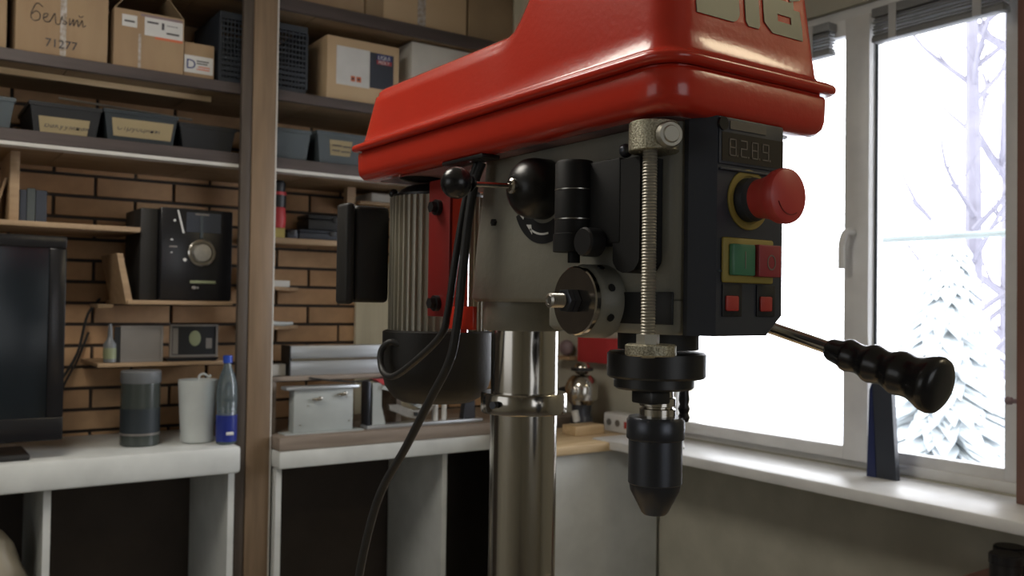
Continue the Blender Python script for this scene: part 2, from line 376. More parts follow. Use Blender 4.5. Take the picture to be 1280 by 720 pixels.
# cardboard boxes
def carton(x0, x1, y0, y1, z0, z1, m, lab, group='cardboard boxes on the shelves', flaps=False, open_=False):
    t = thing('cardboard_box', ((x0+x1)/2, (y0+y1)/2, z0), lab, 'box', group)
    if open_:
        th = .004
        G().box(x0, x1, y0, y0+th, z0, z1).box(x0, x1, y1-th, y1, z0, z1).box(x0, x0+th, y0+th, y1-th, z0, z1).box(x1-th, x1, y0+th, y1-th, z0, z1).box(x0+th, x1-th, y0+th, y1-th, z0, z0+th).obj('box_body', m, t)
    else:
        B(x0, x1, y0, y1, z0, z1, bev=.003).obj('box_body', m, t)
    return t
def lab_(t, x0, x1, z0, z1, y, m, name='paper_label', th=.0008): return B(x0, x1, y-th, y-.0001, z0, z1).obj(name, m, t)
zA = 2.1845
b1 = carton(.02, .283, 3.03, 3.33, zA, 2.46, 'card', 'cardboard box at the far left end, beside the box marked 71277')
b2 = carton(.305, .560, 3.03, 3.34, zA, 2.462, 'card', 'large cardboard box with handwriting and the number 71277')
lab_(b2, .425, .442, 2.187, 2.46, 3.03, 'tape', 'tape_strip')
text_mesh('printed_number', '71277', .036, (.384, 3.0285, 2.214), FX, UZ, 'ink', b2, xs=1.0)
hand = G()
def hw(pts, ox, oz, s): hand.tube([(ox+px*s, 3.0285, oz+pz*s) for px, pz in pts], .0011, 5, 4)
ox, oz, s = .345, 2.288, .027
hw([(1.2, 1.6), (.6, 1.9), (.2, 1.2), (0, .4), (.3, -.1), (.8, .1), (.9, .7), (.5, 1.0), (.1, .6)], ox, oz, s)
hw([(1.2, .3), (1.6, .6), (1.7, .9), (1.3, .8), (1.3, .1), (1.8, 0), (2.1, .5), (2.4, 1.1), (2.5, 0), (2.9, 0), (3.1, .9), (3.2, .5), (3.6, .3), (3.4, 0), (3.2, .2)], ox, oz, s)
hw([(3.9, .8), (3.9, 0), (4.3, .8), (4.3, 0), (4.7, .8), (4.8, 0), (5.2, .8), (5.3, .1), (5.6, .3)], ox, oz, s); hw([(4.8, 1.3), (5.05, 1.15), (5.3, 1.35)], ox, oz, s)
hand.obj('handwriting', 'ink', b2)
b3 = carton(.577, .790, 3.03, 3.30, zA, 2.372, 'card', 'open cardboard box with two white labels, right of the box marked 71277', open_=True)
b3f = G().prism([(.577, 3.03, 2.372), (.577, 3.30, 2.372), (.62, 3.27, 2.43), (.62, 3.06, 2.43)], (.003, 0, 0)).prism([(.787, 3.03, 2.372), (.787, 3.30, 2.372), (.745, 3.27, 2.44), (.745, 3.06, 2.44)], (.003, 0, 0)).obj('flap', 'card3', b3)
lab_(b3, .600, .645, 2.318, 2.355, 3.03, 'label'); lab_(b3, .668, .786, 2.30, 2.358, 3.03, 'label')
lab_(b3, .700, .786, 2.292, 2.300, 3.03, 'orange', 'orange_stripe'); lab_(b3, .656, .786, 2.358, 2.366, 3.03, 'mauve', 'mauve_stripe')
G().box(.607, .638, 3.0288, 3.029, 2.332, 2.338).box(.675, .71, 3.0288, 3.029, 2.34, 2.346).box(.72, .728, 3.0288, 3.029, 2.325, 2.347).box(.735, .775, 3.0288, 3.029, 2.313, 2.319).box(.735, .77, 3.0288, 3.029, 2.34, 2.342).obj('label_print', 'ink', b3)
lab_(b3, .650, .658, 2.187, 2.30, 3.03, 'tape', 'tape_strip')
b4 = carton(.793, .893, 3.04, 3.28, zA, 2.305, 'card', 'small cardboard box with a blue letter D on its label')
lab_(b4, .795, .889, 2.205, 2.262, 3.04, 'label'); text_mesh('printed_letter', 'D', .045, (.800, 3.0388, 2.218), FX, UZ, 'inkb', b4)
G().box(.835, .875, 3.0388, 3.039, 2.244, 2.248).box(.835, .87, 3.0388, 3.039, 2.236, 2.24).obj('label_print', 'ink', b4)
G().box(.835, .878, 3.0388, 3.039, 2.217, 2.221).box(.84, .878, 3.0388, 3.039, 2.225, 2.229).obj('orange_print', 'orange', b4)
b5 = carton(1.290, 1.580, 3.03, 3.36, zA, 2.418, 'card2', 'tan cardboard box with a white and black printed panel, behind the red belt cover')
lab_(b5, 1.326, 1.458, 2.245, 2.385, 3.03, 'label', 'white_panel'); lab_(b5, 1.459, 1.556, 2.25, 2.382, 3.03, 'slate', 'dark_panel')
lab_(b5, 1.486, 1.548, 2.358, 2.380, 3.029, 'inkb', 'blue_print'); lab_(b5, 1.486, 1.548, 2.342, 2.357, 3.029, 'pred', 'red_print')
text_mesh('printed_words', 'LIQUI', .020, (1.490, 3.0278, 2.361), FX, UZ, 'white', b5, .0002); text_mesh('printed_words', 'MOLY', .017, (1.492, 3.0278, 2.344), FX, UZ, 'white', b5, .0002)
G().box(1.383, 1.400, 3.0286, 3.029, 2.262, 2.282).box(1.405, 1.424, 3.0286, 3.029, 2.262, 2.282).obj('orange_pictogram', 'orange', b5)
G().lathe((1.391, 3.0287, 2.272), (0, -1, 0), [(0, .005), (.0008, .005)], 12).lathe((1.414, 3.0287, 2.272), (0, -1, 0), [(0, .005), (.0008, .005)], 12).obj('pictogram', 'ink', b5)
b6 = carton(1.638, 1.98, 3.04, 3.34, zA, 2.458, 'whitecard', 'pale white carton half hidden by the red belt cover')
zT = 2.5105
b7 = carton(1.13, 1.432, 3.03, 3.33, zT, 2.80, 'card', 'brown cardboard box on the highest shelf, next to the post')
b8 = carton(1.44, 1.875, 3.03, 3.34, zT, 2.84, 'card2', 'tan cardboard box with shiny tape down its middle, on the highest shelf')
lab_(b8, 1.655, 1.69, 2.512, 2.83, 3.03, 'tape', 'tape_strip')
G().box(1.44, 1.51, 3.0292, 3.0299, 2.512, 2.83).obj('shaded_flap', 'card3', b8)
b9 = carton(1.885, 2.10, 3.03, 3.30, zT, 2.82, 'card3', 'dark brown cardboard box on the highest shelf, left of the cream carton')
b10 = carton(2.105, 2.40, 3.03, 3.33, zT, 2.84, 'cream', 'cream carton at the right end of the highest shelf')
b11 = carton(.15, .47, 3.04, 3.33, zT, 2.78, 'card', 'brown cardboard box on the highest shelf, left of the post')
# perforated crate
t = thing('plastic_crate', (1.06, 3.15, zA), 'black perforated plastic crate standing behind the brown post', 'crate')
cx0, cx1, cy0, cy1, cz1 = .905, 1.213, 3.03, 3.33, 2.425
B(cx0+.006, cx1-.006, cy0+.006, cy1-.006, zA, zA+.006).obj('base', 'crate', t)
fb = G()
for (a, b_) in ((cx0, cx1),):
    fb.box(a, b_, cy0, cy0+.006, zA, zA+.02); fb.box(a, b_, cy0-.004, cy0+.01, cz1-.022, cz1)
    n = 24
    for i in range(n+1):
        x = a+(b_-a-.004)*i/n; fb.box(x, x+.004+(.01 if i in (0, n) else 0)*.5, cy0, cy0+.005, zA+.02, cz1-.02)
    for k in range(12):
        z = zA+.028+k*.018; fb.box(a, b_, cy0+.0005, cy0+.0045, z, z+(.011 if k < 4 else .006))
fb.obj('perforated_front', 'crate', t, kind='stuff')
B(cx0, cx0+.005, cy0+.006, cy1, zA, cz1).obj('side', 'crate', t); B(cx1-.005, cx1, cy0+.006, cy1, zA, cz1).obj('side', 'crate', t)
G().box(cx0+.006, cx1-.006, cy1-.005, cy1, zA, cz1).obj('back', 'crate', t)
G().box(.16, .9, 3.09, 3.105, 2.128, 2.146).obj('batten', 'pine', label='thin pale batten fixed under the shelf above the bins', cat='batten')
G().cyl((.43, 3.06, 2.068), (.83, 3.06, 2.053), .0035, seg=8).obj('wire_rod', 'steel', label='thin pale metal rod lying across the tops of the storage bins', cat='rod')

# storage bins
def sbin(x0, x1, z1, m, lab, y0=3.03, tp=.012, lx=None, txt=None, lz=None):
    t = thing('storage_bin', ((x0+x1)/2, y0+.13, 1.95), lab, 'bin', 'plastic bins on the shelf with the pale edge')
    z0 = 1.9505; d = .27
    def ring(z, i): return [(x0+i, y0+i*.6, z), (x1-i, y0+i*.6, z), (x1-i, y0+d-i, z), (x0+i, y0+d-i, z)]
    G().loft([ring(z0, tp), ring(z1-.012, 0), ring(z1-.012, -.004), ring(z1, -.004), ring(z1, .003), ring(z0+.006, tp+.004)], True).obj('bin_body', m, t, smooth=False)
    if lx:
        sl = tp*.6/(z1-z0)
        a, b_, c, d_ = lx[0], lx[1], lz[0], lz[1]
        yy = lambda z: y0+tp*.6*(1-(z-z0)/(z1-.012-z0))-.001
        G().prism([(a+.006, yy(c), c), (b_-.008, yy(c), c), (b_, yy(d_), d_), (a, yy(d_), d_)], (0, -.0006, 0)).obj('paper_label', 'kraft', t)
        if txt:
            for j, tx in enumerate(txt):
                zz = d_-(.5+j)*(d_-c)/len(txt)-.008
                text_mesh('handwriting', tx, .024, (a+.014, yy(zz)-.0012, zz), FX, UZ, 'ink', t, .0002, shear=.3)
    return t
sbin(.05, .308, 2.045, 'bin2', 'grey-blue plastic bin at the far left, cut by the photo edge')
sbin(.35, .545, 2.045, 'binb', 'black plastic bin with a tapered ochre label, second from the left', lx=(.372, .515), lz=(1.955, 2.003), txt=['Вакуумная'])
sbin(.556, .775, 2.050, 'bin', 'dark bin with a long ochre handwritten label, third from the left', lx=(.577, .764), lz=(1.968, 2.024), txt=['Струбцины'])
sbin(.785, .965, 2.035, 'binb', 'plain black bin without a label, just left of the post')
sbin(1.10, 1.232, 2.060, 'bin2', 'slate grey ribbed bin just right of the post')
sbin(1.26, 1.50, 2.068, 'bin2', 'slate grey bin with a two-line label beside the red belt cover', lx=(1.305, 1.395), lz=(1.985, 2.040))
G().box(1.315, 1.35, 3.0245, 3.0252, 2.018, 2.022).box(1.355, 1.388, 3.0245, 3.0252, 2.016, 2.020).box(1.315, 1.345, 3.0265, 3.0272, 2.000, 2.004).box(1.35, 1.385, 3.0265, 3.0272, 1.998, 2.002).obj('handwriting', 'ink', bpy.data.objects['storage_bin.005'])

# ------------------------------------------------------------ left bay
t = thing('open_shelf', (.35, 3.2, 1.67), 'thin tan shelf above the television with a short divider', 'shelf')
B(-.35, .676, 3.06, 3.395, 1.670, 1.686, bev=.001).obj('board', 'smallshelf', t)
B(.308, .334, 3.10, 3.38, 1.6865, 1.899, bev=.001).obj('divider', 'smallshelf', t)
for i, (a, wd, h, m, l) in enumerate(((.338, .018, .098, 'slate', 'thin dark book with a grey spine on the thin shelf, nearest the divider'), (.358, .022, .104, 'glassdark', 'dark green book on the thin shelf, second from the divider'), (.382, .030, .100, 'slate', 'thick dark book on the thin shelf, third from the divider'))):
    t = thing('book', (a+wd/2, 3.2, 1.687), l, 'book', 'dark books on the thin shelf')
    G().box(a, a+.002, 3.12, 3.26, 1.687, 1.687+h).box(a+wd-.002, a+wd, 3.12, 3.26, 1.687, 1.687+h).box(a, a+wd, 3.118, 3.1215, 1.687, 1.687+h).obj('cover', m, t)
    B(a+.0025, a+wd-.0025, 3.122, 3.257, 1.689, 1.685+h).obj('pages', 'kraft', t)
G().prism([(.262, 3.14, 1.687), (.27, 3.14, 1.687), (.306, 3.14, 1.82), (.298, 3.14, 1.82)], (0, .16, 0)).obj('leaning_panel', 'smallshelf', label='thin brown panel leaning against the shelf divider at the left edge', cat='panel')
t = thing('television', (.05, 3.05, .99), 'black flat television with a wide frame at the left edge', 'television')
B(-.34, .443, 2.945, 2.955, 1.04, 1.636, bev=.002).obj('backing', 'black', t)
G().box(-.34, .443, 2.925, 2.945, 1.600, 1.636, .004).box(-.34, .443, 2.925, 2.945, 1.040, 1.108, .004).box(.398, .443, 2.925, 2.945, 1.108, 1.600, .004).box(-.34, -.295, 2.925, 2.945, 1.108, 1.600, .004).obj('frame', 'blackg', t)
B(-.295, .398, 2.936, 2.9445, 1.108, 1.600).obj('screen', 'screen', t)
B(-.30, .36, 2.956, 3.09, 1.10, 1.56, bev=.02).obj('rear_housing', 'black', t)
G().box(-.2, .36, 2.93, 3.12, .987, 1.003, .004).box(-.06, .15, 2.965, 3.03, 1.003, 1.12).obj('stand', 'blackm', t)
# stereo on its own shelf
t = thing('bracket_shelf', (.8, 3.2, 1.43), 'narrow wooden shelf with an upright end board under the black stereo', 'shelf')
B(.640, .975, 3.05, 3.395, 1.438, 1.452, bev=.002).obj('board', 'smallshelf', t)
G().prism([(.606, 3.06, 1.60), (.624, 3.06, 1.60), (.656, 3.06, 1.4525), (.638, 3.06, 1.438)], (0, .25, 0)).obj('end_board', 'smallshelf', t)
t = thing('stereo_system', (.82, 3.15, 1.453), 'black compact stereo with a round chrome volume knob', 'stereo')
B(.737, .972, 3.055, 3.30, 1.4525, 1.757, bev=.006).obj('main_unit', 'blackg', t)
B(.680, .735, 3.08, 3.30, 1.4525, 1.752, bev=.004).obj('side_panel', 'blackm', t)
c = (.868, 3.054, 1.612)
G().lathe(c, (0, -1, 0), [(0, .045), (.006, .045), (.009, .041), (.009, .035), (.004, .034)], 32).obj('knob_ring', 'chrome', t)
G().lathe(c, (0, -1, 0), [(0, .033), (.014, .032), (.018, .028), (.019, .002)], 32).obj('volume_knob', 'steel', t)
G().prism([(.787, 3.0545, 1.75), (.792, 3.0545, 1.75), (.812, 3.0545, 1.675), (.806, 3.0545, 1.675)], (0, -.003, 0)).obj('silver_line', 'white', t)
B(.818, .93, 3.0525, 3.0548, 1.68, 1.745).obj('display_window', 'slate', t); B(.862, .871, 3.050, 3.0524, 1.66, 1.735).obj('centre_stripe', 'bin2', t)
B(.846, .890, 3.050, 3.0524, 1.737, 1.742).obj('badge', 'silver', t)
B(.832, .916, 3.052, 3.0548, 1.510, 1.520, bev=.001).obj('tray_strip', 'greenface', t)
G().ball((.846, 3.054, 1.496), .006, 1.3, .4, 1).ball((.858, 3.054, 1.496), .004, 1, .4, 1).obj('indicator_buttons', 'silver', t)
G().ball((.780, 3.054, 1.715), .004, 1, .4, 1).ball((.772, 3.054, 1.652), .003, 1.6, .4, 1).ball((.772, 3.054, 1.610), .003, 1, .4, 1).ball((.815, 3.054, 1.587), .006, 1, .4, 1).obj('side_buttons', 'white', t)
B(.764, .79, 3.0525, 3.0548, 1.627, 1.632).obj('print_line', 'silver', t)
B(.585, .632, 3.23, 3.37, 1.4255, 1.4375).obj('speaker_packer', 'card3', label='small brown packing strip under the left end of the stereo shelf', cat='strip')
# small shelf with pictures
t = thing('picture_shelf', (.77, 3.2, 1.24), 'narrow wooden shelf holding the picture frames and the spray bottle', 'shelf')
B(.565, .974, 3.10, 3.395, 1.236, 1.249, bev=.002).obj('board', 'smallshelf', t)
t = thing('small_bottle', (.606, 3.15, 1.25), 'small clear bottle with a yellow-green label at the left end of the shelf', 'bottle')
G().lathe((.606, 3.13, 1.2495), UZ, [(0, .018), (.002, .020), (.06, .020), (.075, .010), (.085, .008), (.11, .007), (.125, .004)], 20).obj('bottle_body', 'frost', t)
G().lathe((.606, 3.13, 1.262), UZ, [(0, .0205), (.035, .0205)], 20).obj('paper_label', 'greenface', t)
def frame(x0, x1, z0, z1, y, lab, m, inner):
    t = thing('framed_picture', ((x0+x1)/2, y, z0), lab, 'frame', 'picture frames on the narrow shelf')
    b_ = .007
    G().box(x0, x1, y, y+.012, z1-b_, z1).box(x0, x1, y, y+.012, z0, z0+b_).box(x0, x0+b_, y, y+.012, z0+b_, z1-b_).box(x1-b_, x1, y, y+.012, z0+b_, z1-b_).obj('frame_border', m, t)
    B(x0+b_, x1-b_, y+.004, y+.009, z0+b_, z1-b_).obj('picture', inner, t)
    return t
f1 = frame(.636, .768, 1.2495, 1.368, 3.12, 'silver-grey picture frame reflecting light, left of the dark portrait', 'silver', 'silver')
B(.618, .635, 3.12, 3.135, 1.2495, 1.366).obj('dark_case', 'binb', label='thin dark case standing between the bottle and the silver frame', cat='case')
f2 = frame(.795, .955, 1.262, 1.372, 3.14, 'dark picture frame with a pale green face, under the stereo', 'silver', 'binb')
G().ball((.878, 3.1438, 1.325), .022, .9, .12, 1.2).obj('face_print', 'greenface', f2)
B(.915, .935, 3.142, 3.1438, 1.29, 1.325).obj('side_print', 'silver', f2); B(.805, .822, 3.142, 3.1438, 1.272, 1.36).obj('side_print', 'silver', f2)
G().prism([(.772, 3.11, 1.2605), (.950, 3.11, 1.2605), (.94, 3.11, 1.2495), (.785, 3.11, 1.2495)], (0, .09, 0)).obj('tray', 'blackg', label='shallow glossy black tray under the portrait frame', cat='tray')
# bench, left part white, right part with a plank
t = thing('workbench', (1.0, 3.15, 0), 'long white workbench along the brick wall', 'workbench')
B(-.35, .965, 2.90, 3.395, .897, .9855, bev=.012).obj('worktop', 'benchw', t)
B(1.093, 2.42, 2.90, 3.395, .897, .954, bev=.004).obj('worktop', 'benchw', t)
for x in (-.34, .40, .94, 1.10, 1.75, 2.39): B(x, x+.02, 2.95, 3.39, .001, .896).obj('leg_panel', 'benchw', t)
B(-.318, .398, 2.96, 3.38, .42, .44).obj('lower_board', 'postdark', t)
B(1.0925, 2.42, 2.902, 3.39, .955, 1.0, bev=.004).obj('bench_plank', 'benchb', label='brown-grey plank lying along the right part of the white bench', cat='plank')
bagm = G().ball((.18, 3.06, .62), .15, 1.3, .6, 1.2, 28)
for v in bagm.bm.verts:
    v.co += Vector((math.sin(v.co.z*60+v.co.x*40), math.sin(v.co.x*55), math.sin(v.co.y*70+v.co.x*30)))*.010
    v.co.z = max(v.co.z, .441)
bagm.obj('plastic_bag', 'bag', label='crumpled beige plastic bag under the white bench at the left edge', cat='bag', ang=80)
# things standing on the bench, left
zb = .986
t = thing('storage_jar', (.69, 3.1, zb), 'tall dark translucent jar with a frosted lid, left of the white jug', 'jar')
G().lathe((.692, 3.08, zb), UZ, [(0, .056), (.004, .060), (.20, .060)], 32).obj('jar_body', 'glassdark', t)
G().lathe((.692, 3.08, zb+.20), UZ, [(0, .060), (.003, .062), (.036, .062), (.040, .058)], 32).obj('jar_lid', 'frost', t)
G().lathe((.692, 3.08, zb+.035), UZ, [(0, .0605), (.001, .063), (.006, .063), (.007, .0605)], 32).obj('band', 'silver', t)
G().lathe((.692, 3.08, zb+.04), UZ, [(0, .0606), (.08, .0608)], 32).obj('dark_contents', 'bin', t)
t = thing('white_jug', (.87, 3.06, zb), 'tall tapered white plastic cup between the dark jar and the water bottle', 'cup')
G().lathe((.868, 3.06, zb), UZ, [(0, .046), (.003, .052), (.195, .063), (.205, .063), (.205, .060), (.01, .048)], 32).obj('cup_body', 'mug', t)
G().tube([(.855, 3.0, zb+.207), (.855, 3.0, zb+.222), (.868, 2.998, zb+.228), (.885, 2.998, zb+.218), (.89, 3.0, zb+.225)], .004, 8).obj('hook', 'mug', t)
t = thing('water_bottle', (.945, 3.0, zb), 'clear water bottle with a blue cap and blue label, beside the post', 'bottle')
G().lathe((.935, 2.965, zb), UZ, [(0, .026), (.004, .032), (.09, .033), (.095, .031), (.15, .033), (.20, .031), (.235, .020), (.255, .012), (.27, .012)], 28).obj('bottle_body', 'pet', t)
G().lathe((.935, 2.965, zb+.265), UZ, [(0, .015), (.022, .015), (.024, .013)], 20).obj('cap', 'bluecap', t)
G().lathe((.935, 2.965, zb+.01), UZ, [(0, .0334), (.085, .0338)], 28).obj('label_sleeve', 'bluelab', t)
B(.924, .948, 2.9298, 2.9318, zb+.032, zb+.042, bev=.0008).obj('label_print', 'white', t)
# loose cable from tv
G().tube([(.62, 3.385, 1.455), (.58, 3.375, 1.40), (.55, 3.37, 1.27), (.50, 3.36, 1.18), (.44, 3.33, 1.10)], .0045).obj('wall_cable', 'rubber', label='black cable hanging on the bricks down to the television, upper of two', cat='cable', group='cables on the brick wall')
G().tube([(.585, 3.38, 1.34), (.55, 3.38, 1.24), (.51, 3.37, 1.16), (.47, 3.35, 1.04), (.46, 3.3, .992)], .004).obj('wall_cable', 'rubber', label='black cable hanging on the bricks down to the bench, lower of two', cat='cable', group='cables on the brick wall')

# ------------------------------------------------------------ right bay
B(1.093, 1.62, 3.20, 3.395, 1.668, 1.690, bev=.003).obj('wall_shelf', 'smallshelf', label='short tan shelf on the bricks right of the post, holding dark cases', cat='shelf')
t = thing('wooden_bracket', (1.47, 3.2, 1.69), 'small wooden bracket between the tan shelf and the bin shelf', 'bracket')
B(1.455, 1.490, 3.2, 3.23, 1.6905, 1.899).obj('upright', 'smallshelf', t)
t = thing('torch', (1.18, 3.2, 1.6905), 'red and black torch hanging under the bin shelf beside the post', 'torch')
G().lathe((1.185, 3.22, 1.725), UZ, [(0, .030), (.03, .034), (.07, .031), (.075, .029)], 20).obj('lower_body', 'redbox', t)
G().lathe((1.185, 3.22, 1.80), UZ, [(0, .032), (.05, .034), (.055, .028), (.09, .031), (.0985, .024)], 20).obj('upper_body', 'binb', t)
G().lathe((1.185, 3.22, 1.845), UZ, [(0, .0345), (.012, .0345)], 20).obj('red_band', 'redbox', t)
G().box(1.16, 1.21, 3.2, 3.24, 1.6905, 1.725).obj('yellow_foot', 'yellow', t)
def case(x0, x1, y0, y1, z0, z1, m, lab, nm='tool_case', grp='dark cases on the short shelf'):
    t = thing(nm, ((x0+x1)/2, (y0+y1)/2, z0), lab, 'case', grp)
    zm = z0+(z1-z0)*.7
    B(x0, x1, y0, y1, z0, zm-.0005, bev=.004).obj('case_base', m, t); B(x0, x1, y0, y1, zm+.0005, z1, bev=.004).obj('case_lid', m, t)
    B((x0+x1)/2-.012, (x0+x1)/2+.012, y0-.004, y0-.0002, zm-.01, zm+.008, bev=.001).obj('latch', 'black', t)
case(1.222, 1.262, 3.205, 3.30, 1.6905, 1.722, 'slate', 'small blue-grey case next to the torch')
case(1.268, 1.53, 3.205, 3.33, 1.6905, 1.726, 'slate', 'long blue-grey case lying on the short shelf')
case(1.305, 1.52, 3.21, 3.33, 1.7265, 1.785, 'binb', 'black case stacked on top of the long blue-grey case')
B(1.552, 1.70, 3.19, 3.33, 1.8485, 1.884, bev=.004).obj('white_carton', 'whitecard', label='flat white carton above the black motor terminal box', cat='box')
B(1.50, 1.72, 3.18, 3.395, 1.835, 1.848, bev=.001).obj('upper_bracket_shelf', 'smallshelf', label='tiny wooden shelf under the flat white carton', cat='shelf')
for (z, l) in ((1.497, 'thin wooden corner shelf beside the post, upper of two'), (1.352, 'thin wooden corner shelf beside the post, lower of two')):
    G().prism([(1.093, 3.20, z), (1.18, 3.20, z), (1.33, 3.36, z), (1.33, 3.395, z), (1.093, 3.395, z)], (0, 0, .012)).obj('corner_shelf', 'smallshelf', label=l, cat='shelf', group='corner shelves by the post')
B(1.13, 1.245, 3.23, 3.33, 1.5095, 1.533, bev=.002).obj('white_block', 'whitecard', label='white flat block on the upper corner shelf', cat='block')
B(1.13, 1.19, 3.25, 3.33, 1.5335, 1.60, bev=.003).obj('white_tin', 'whitecard', label='small white tin standing on the white block by the post', cat='tin')
rg = G().tube([(1.155, 3.25, 1.366), (1.16, 3.25, 1.41), (1.148, 3.25, 1.45), (1.16, 3.25, 1.49)], .015, 8).tube([(1.16, 3.25, 1.40), (1.185, 3.245, 1.375), (1.235, 3.245, 1.372), (1.265, 3.25, 1.374)], lambda s: .012-.006*s, 8)
rg.obj('crumpled_rag', 'mug', label='crumpled white rag on the lower corner shelf beside the post', cat='rag')
B(1.583, 1.90, 3.375, 3.395, 1.001, 1.62, bev=.002).obj('cream_board', 'cream', label='upright cream board leaning on the bricks under the black terminal box', cat='board')
# things on plank: shelf board with profile, steel box, clamp
zp = 1.0005
t = thing('low_stand', (1.4, 3.1, zp), 'low dark wooden stand board carrying the aluminium profile', 'stand')
B(1.10, 1.62, 3.02, 3.22, 1.178, 1.194, bev=.002).obj('top_board', 'benchb', t)
B(1.105, 1.125, 3.03, 3.2, zp, 1.1775).obj('side', 'benchb', t); B(1.592, 1.612, 3.03, 3.2, zp, 1.1775).obj('side', 'benchb', t)
t = thing('aluminium_profile', (1.4, 3.1, 1.195), 'long aluminium extrusion lying on the low wooden stand', 'profile')
B(1.178, 1.72, 3.04, 3.12, 1.1945, 1.25, bev=.002).obj('lower_flange', 'alup', t); B(1.178, 1.72, 3.055, 3.115, 1.2505, 1.298, bev=.002).obj('upper_web', 'alup', t)
B(1.18, 1.718, 3.034, 3.04, 1.246, 1.255).obj('rib', 'chrome', t); B(1.174, 1.178, 3.036, 3.12, 1.1945, 1.30).obj('end_cap', 'binb', t)
G().tube([(1.24, 3.018, 1.187), (1.32, 2.998, 1.176), (1.42, 2.996, 1.170), (1.52, 2.998, 1.182), (1.6, 3.01, 1.196)], .0035).obj('thin_cable', 'rubber', label='thin dark cable drooping along the edge of the low stand', cat='cable')
B(1.095, 1.17, 3.06, 3.12, 1.1945, 1.235, bev=.002).obj('pale_block', 'whitecard', label='pale block on the low stand at the left end of the profile', cat='block')
t = thing('metal_box', (1.28, 3.0, zp), 'grey steel box with two wing latches on the plank', 'box')
B(1.165, 1.385, 2.965, 3.012, zp+.004, 1.150, bev=.002).obj('box_body', 'tin', t)
B(1.135, 1.405, 2.955, 3.014, 1.1505, 1.162, bev=.002).obj('lid', 'alup', t)
B(1.128, 1.42, 2.945, 3.013, zp, zp+.0038).obj('flange', 'tin', t)
for x, z in ((1.245, 1.117), (1.338, 1.130)):
    G().ball((x, 2.955, z), .010, 2.0, .6, .6).ball((x+.010, 2.952, z+.004), .008, 1.2, .7, .8).cyl((x, 2.965, z), (x, 2.95, z), .005, seg=10).obj('wing_latch', 'chrome', t)
for x, z in ((1.19, 1.03), (1.37, 1.035), (1.36, 1.12), (1.215, 1.095)): G().cyl((x, 2.965, z), (x, 2.9635, z), .003, seg=8).obj('rivet', 'steel', t)
t = thing('mitre_vice', (1.6, 3.0, zp), 'grey metal sawing jig with red insert on the plank', 'vice')
B(1.435, 1.93, 2.95, 3.012, zp, zp+.012, bev=.002).obj('base_plate', 'alup', t)
B(1.438, 1.448, 2.955, 3.012, zp+.0125, 1.172, bev=.002).obj('upright', 'darksteel', t)
G().prism([(1.462, 2.965, zp+.013), (1.515, 2.965, zp+.013), (1.498, 2.965, 1.08), (1.498, 2.965, 1.165), (1.462, 2.965, 1.165)], (0, .03, 0)).obj('fence', 'tin', t)
G().prism([(1.47, 2.962, 1.178), (1.60, 2.962, 1.176), (1.60, 2.962, 1.160), (1.50, 2.962, 1.158)], (0, .05, 0)).obj('red_insert', 'redbox', t)
G().prism([(1.50, 2.955, 1.155), (1.56, 2.955, 1.145), (1.62, 2.955, 1.10), (1.66, 2.955, 1.075), (1.66, 2.955, 1.060), (1.61, 2.955, 1.085), (1.545, 2.955, 1.13), (1.49, 2.955, 1.143)], (0, .03, 0)).obj('arm', 'tin', t)
G().prism([(1.52, 2.95, 1.085), (1.56, 2.95, 1.083), (1.62, 2.95, 1.060), (1.655, 2.95, 1.060), (1.70, 2.95, 1.105), (1.73, 2.95, 1.10), (1.685, 2.95, 1.045), (1.65, 2.95, 1.025), (1.60, 2.95, 1.035), (1.525, 2.95, 1.065)], (0, .02, 0)).obj('curved_arm', 'steel', t)
for x, z in ((1.632, 1.045), (1.665, 1.04), (1.625, 1.088)): G().cyl((x, 2.9495, z), (x, 2.944, z), .008, seg=12).obj('pivot', 'binb', t)
G().cyl((1.73, 2.98, zp+.0125), (1.73, 2.98, 1.10), .012, seg=14).cyl((1.77, 2.98, zp+.0125), (1.77, 2.98, 1.09), .010, seg=14).obj('guide_posts', 'white', t)
G().prism([(1.845, 2.96, zp+.0125), (1.90, 2.96, zp+.0125), (1.895, 2.96, 1.13), (1.86, 2.96, 1.13)], (0, .03, 0)).obj('stop', 'darksteel', t)

# ------------------------------------------------------------ corner, under the window wall
t = thing('corner_cabinet', (2.2, 2.7, 0), 'low white cabinet with a beige top in the corner behind the column', 'cabinet')
B(1.93, 2.43, 2.50, 2.88, .001, .93, bev=.003).obj('cabinet_body', 'benchw', t); B(1.92, 2.44, 2.48, 2.885, .931, .962, bev=.003).obj('top', 'pine', t)
B(2.40, 2.448, 2.655, 2.955, 1.222, 1.325, bev=.004).obj('red_case', 'redbox', label='red flat case hung on the beige wall left of the chuck', cat='case')
t = thing('router_tool', (2.25, 2.72, .963), 'small chrome and black router standing in the corner', 'tool')
rx, ry = 2.30, 2.80
G().lathe((rx, ry, .963), UZ, [(0, 0.0650), (.012, 0.0650), (.016, 0.0500), (.05, 0.0425), (.06, 0.0375), (.10, 0.0413)], 24).obj('base', 'darksteel', t)
G().lathe((rx, ry, 1.063), UZ, [(0, 0.0450), (.02, 0.0625), (.07, 0.0675), (.10, 0.0550), (.115, 0.0375)], 28).obj('motor_housing', 'chrome', t)
G().ball((rx-.052, ry-.012, 1.115), .030, .6, 1, 1.2).obj('front_dome', 'chrome', t)
G().ball((rx, ry, 1.205), .034, 1, 1, .8).obj('cap', 'chrome', t); G().lathe((rx, ry, 1.196), UZ, [(0, 0.0450), (.012, 0.0450)], 24).obj('cap_band', 'black', t)
G().cyl((rx-.01, ry+.05, 1.12), (rx-.03, ry+.10, 1.10), .018, .022, ch=.004).obj('handle', 'black', t); G().cyl((rx-.04, ry-.02, 1.0), (rx-.05, ry-.02, 1.04), .014).obj('clamp_screw', 'white', t)
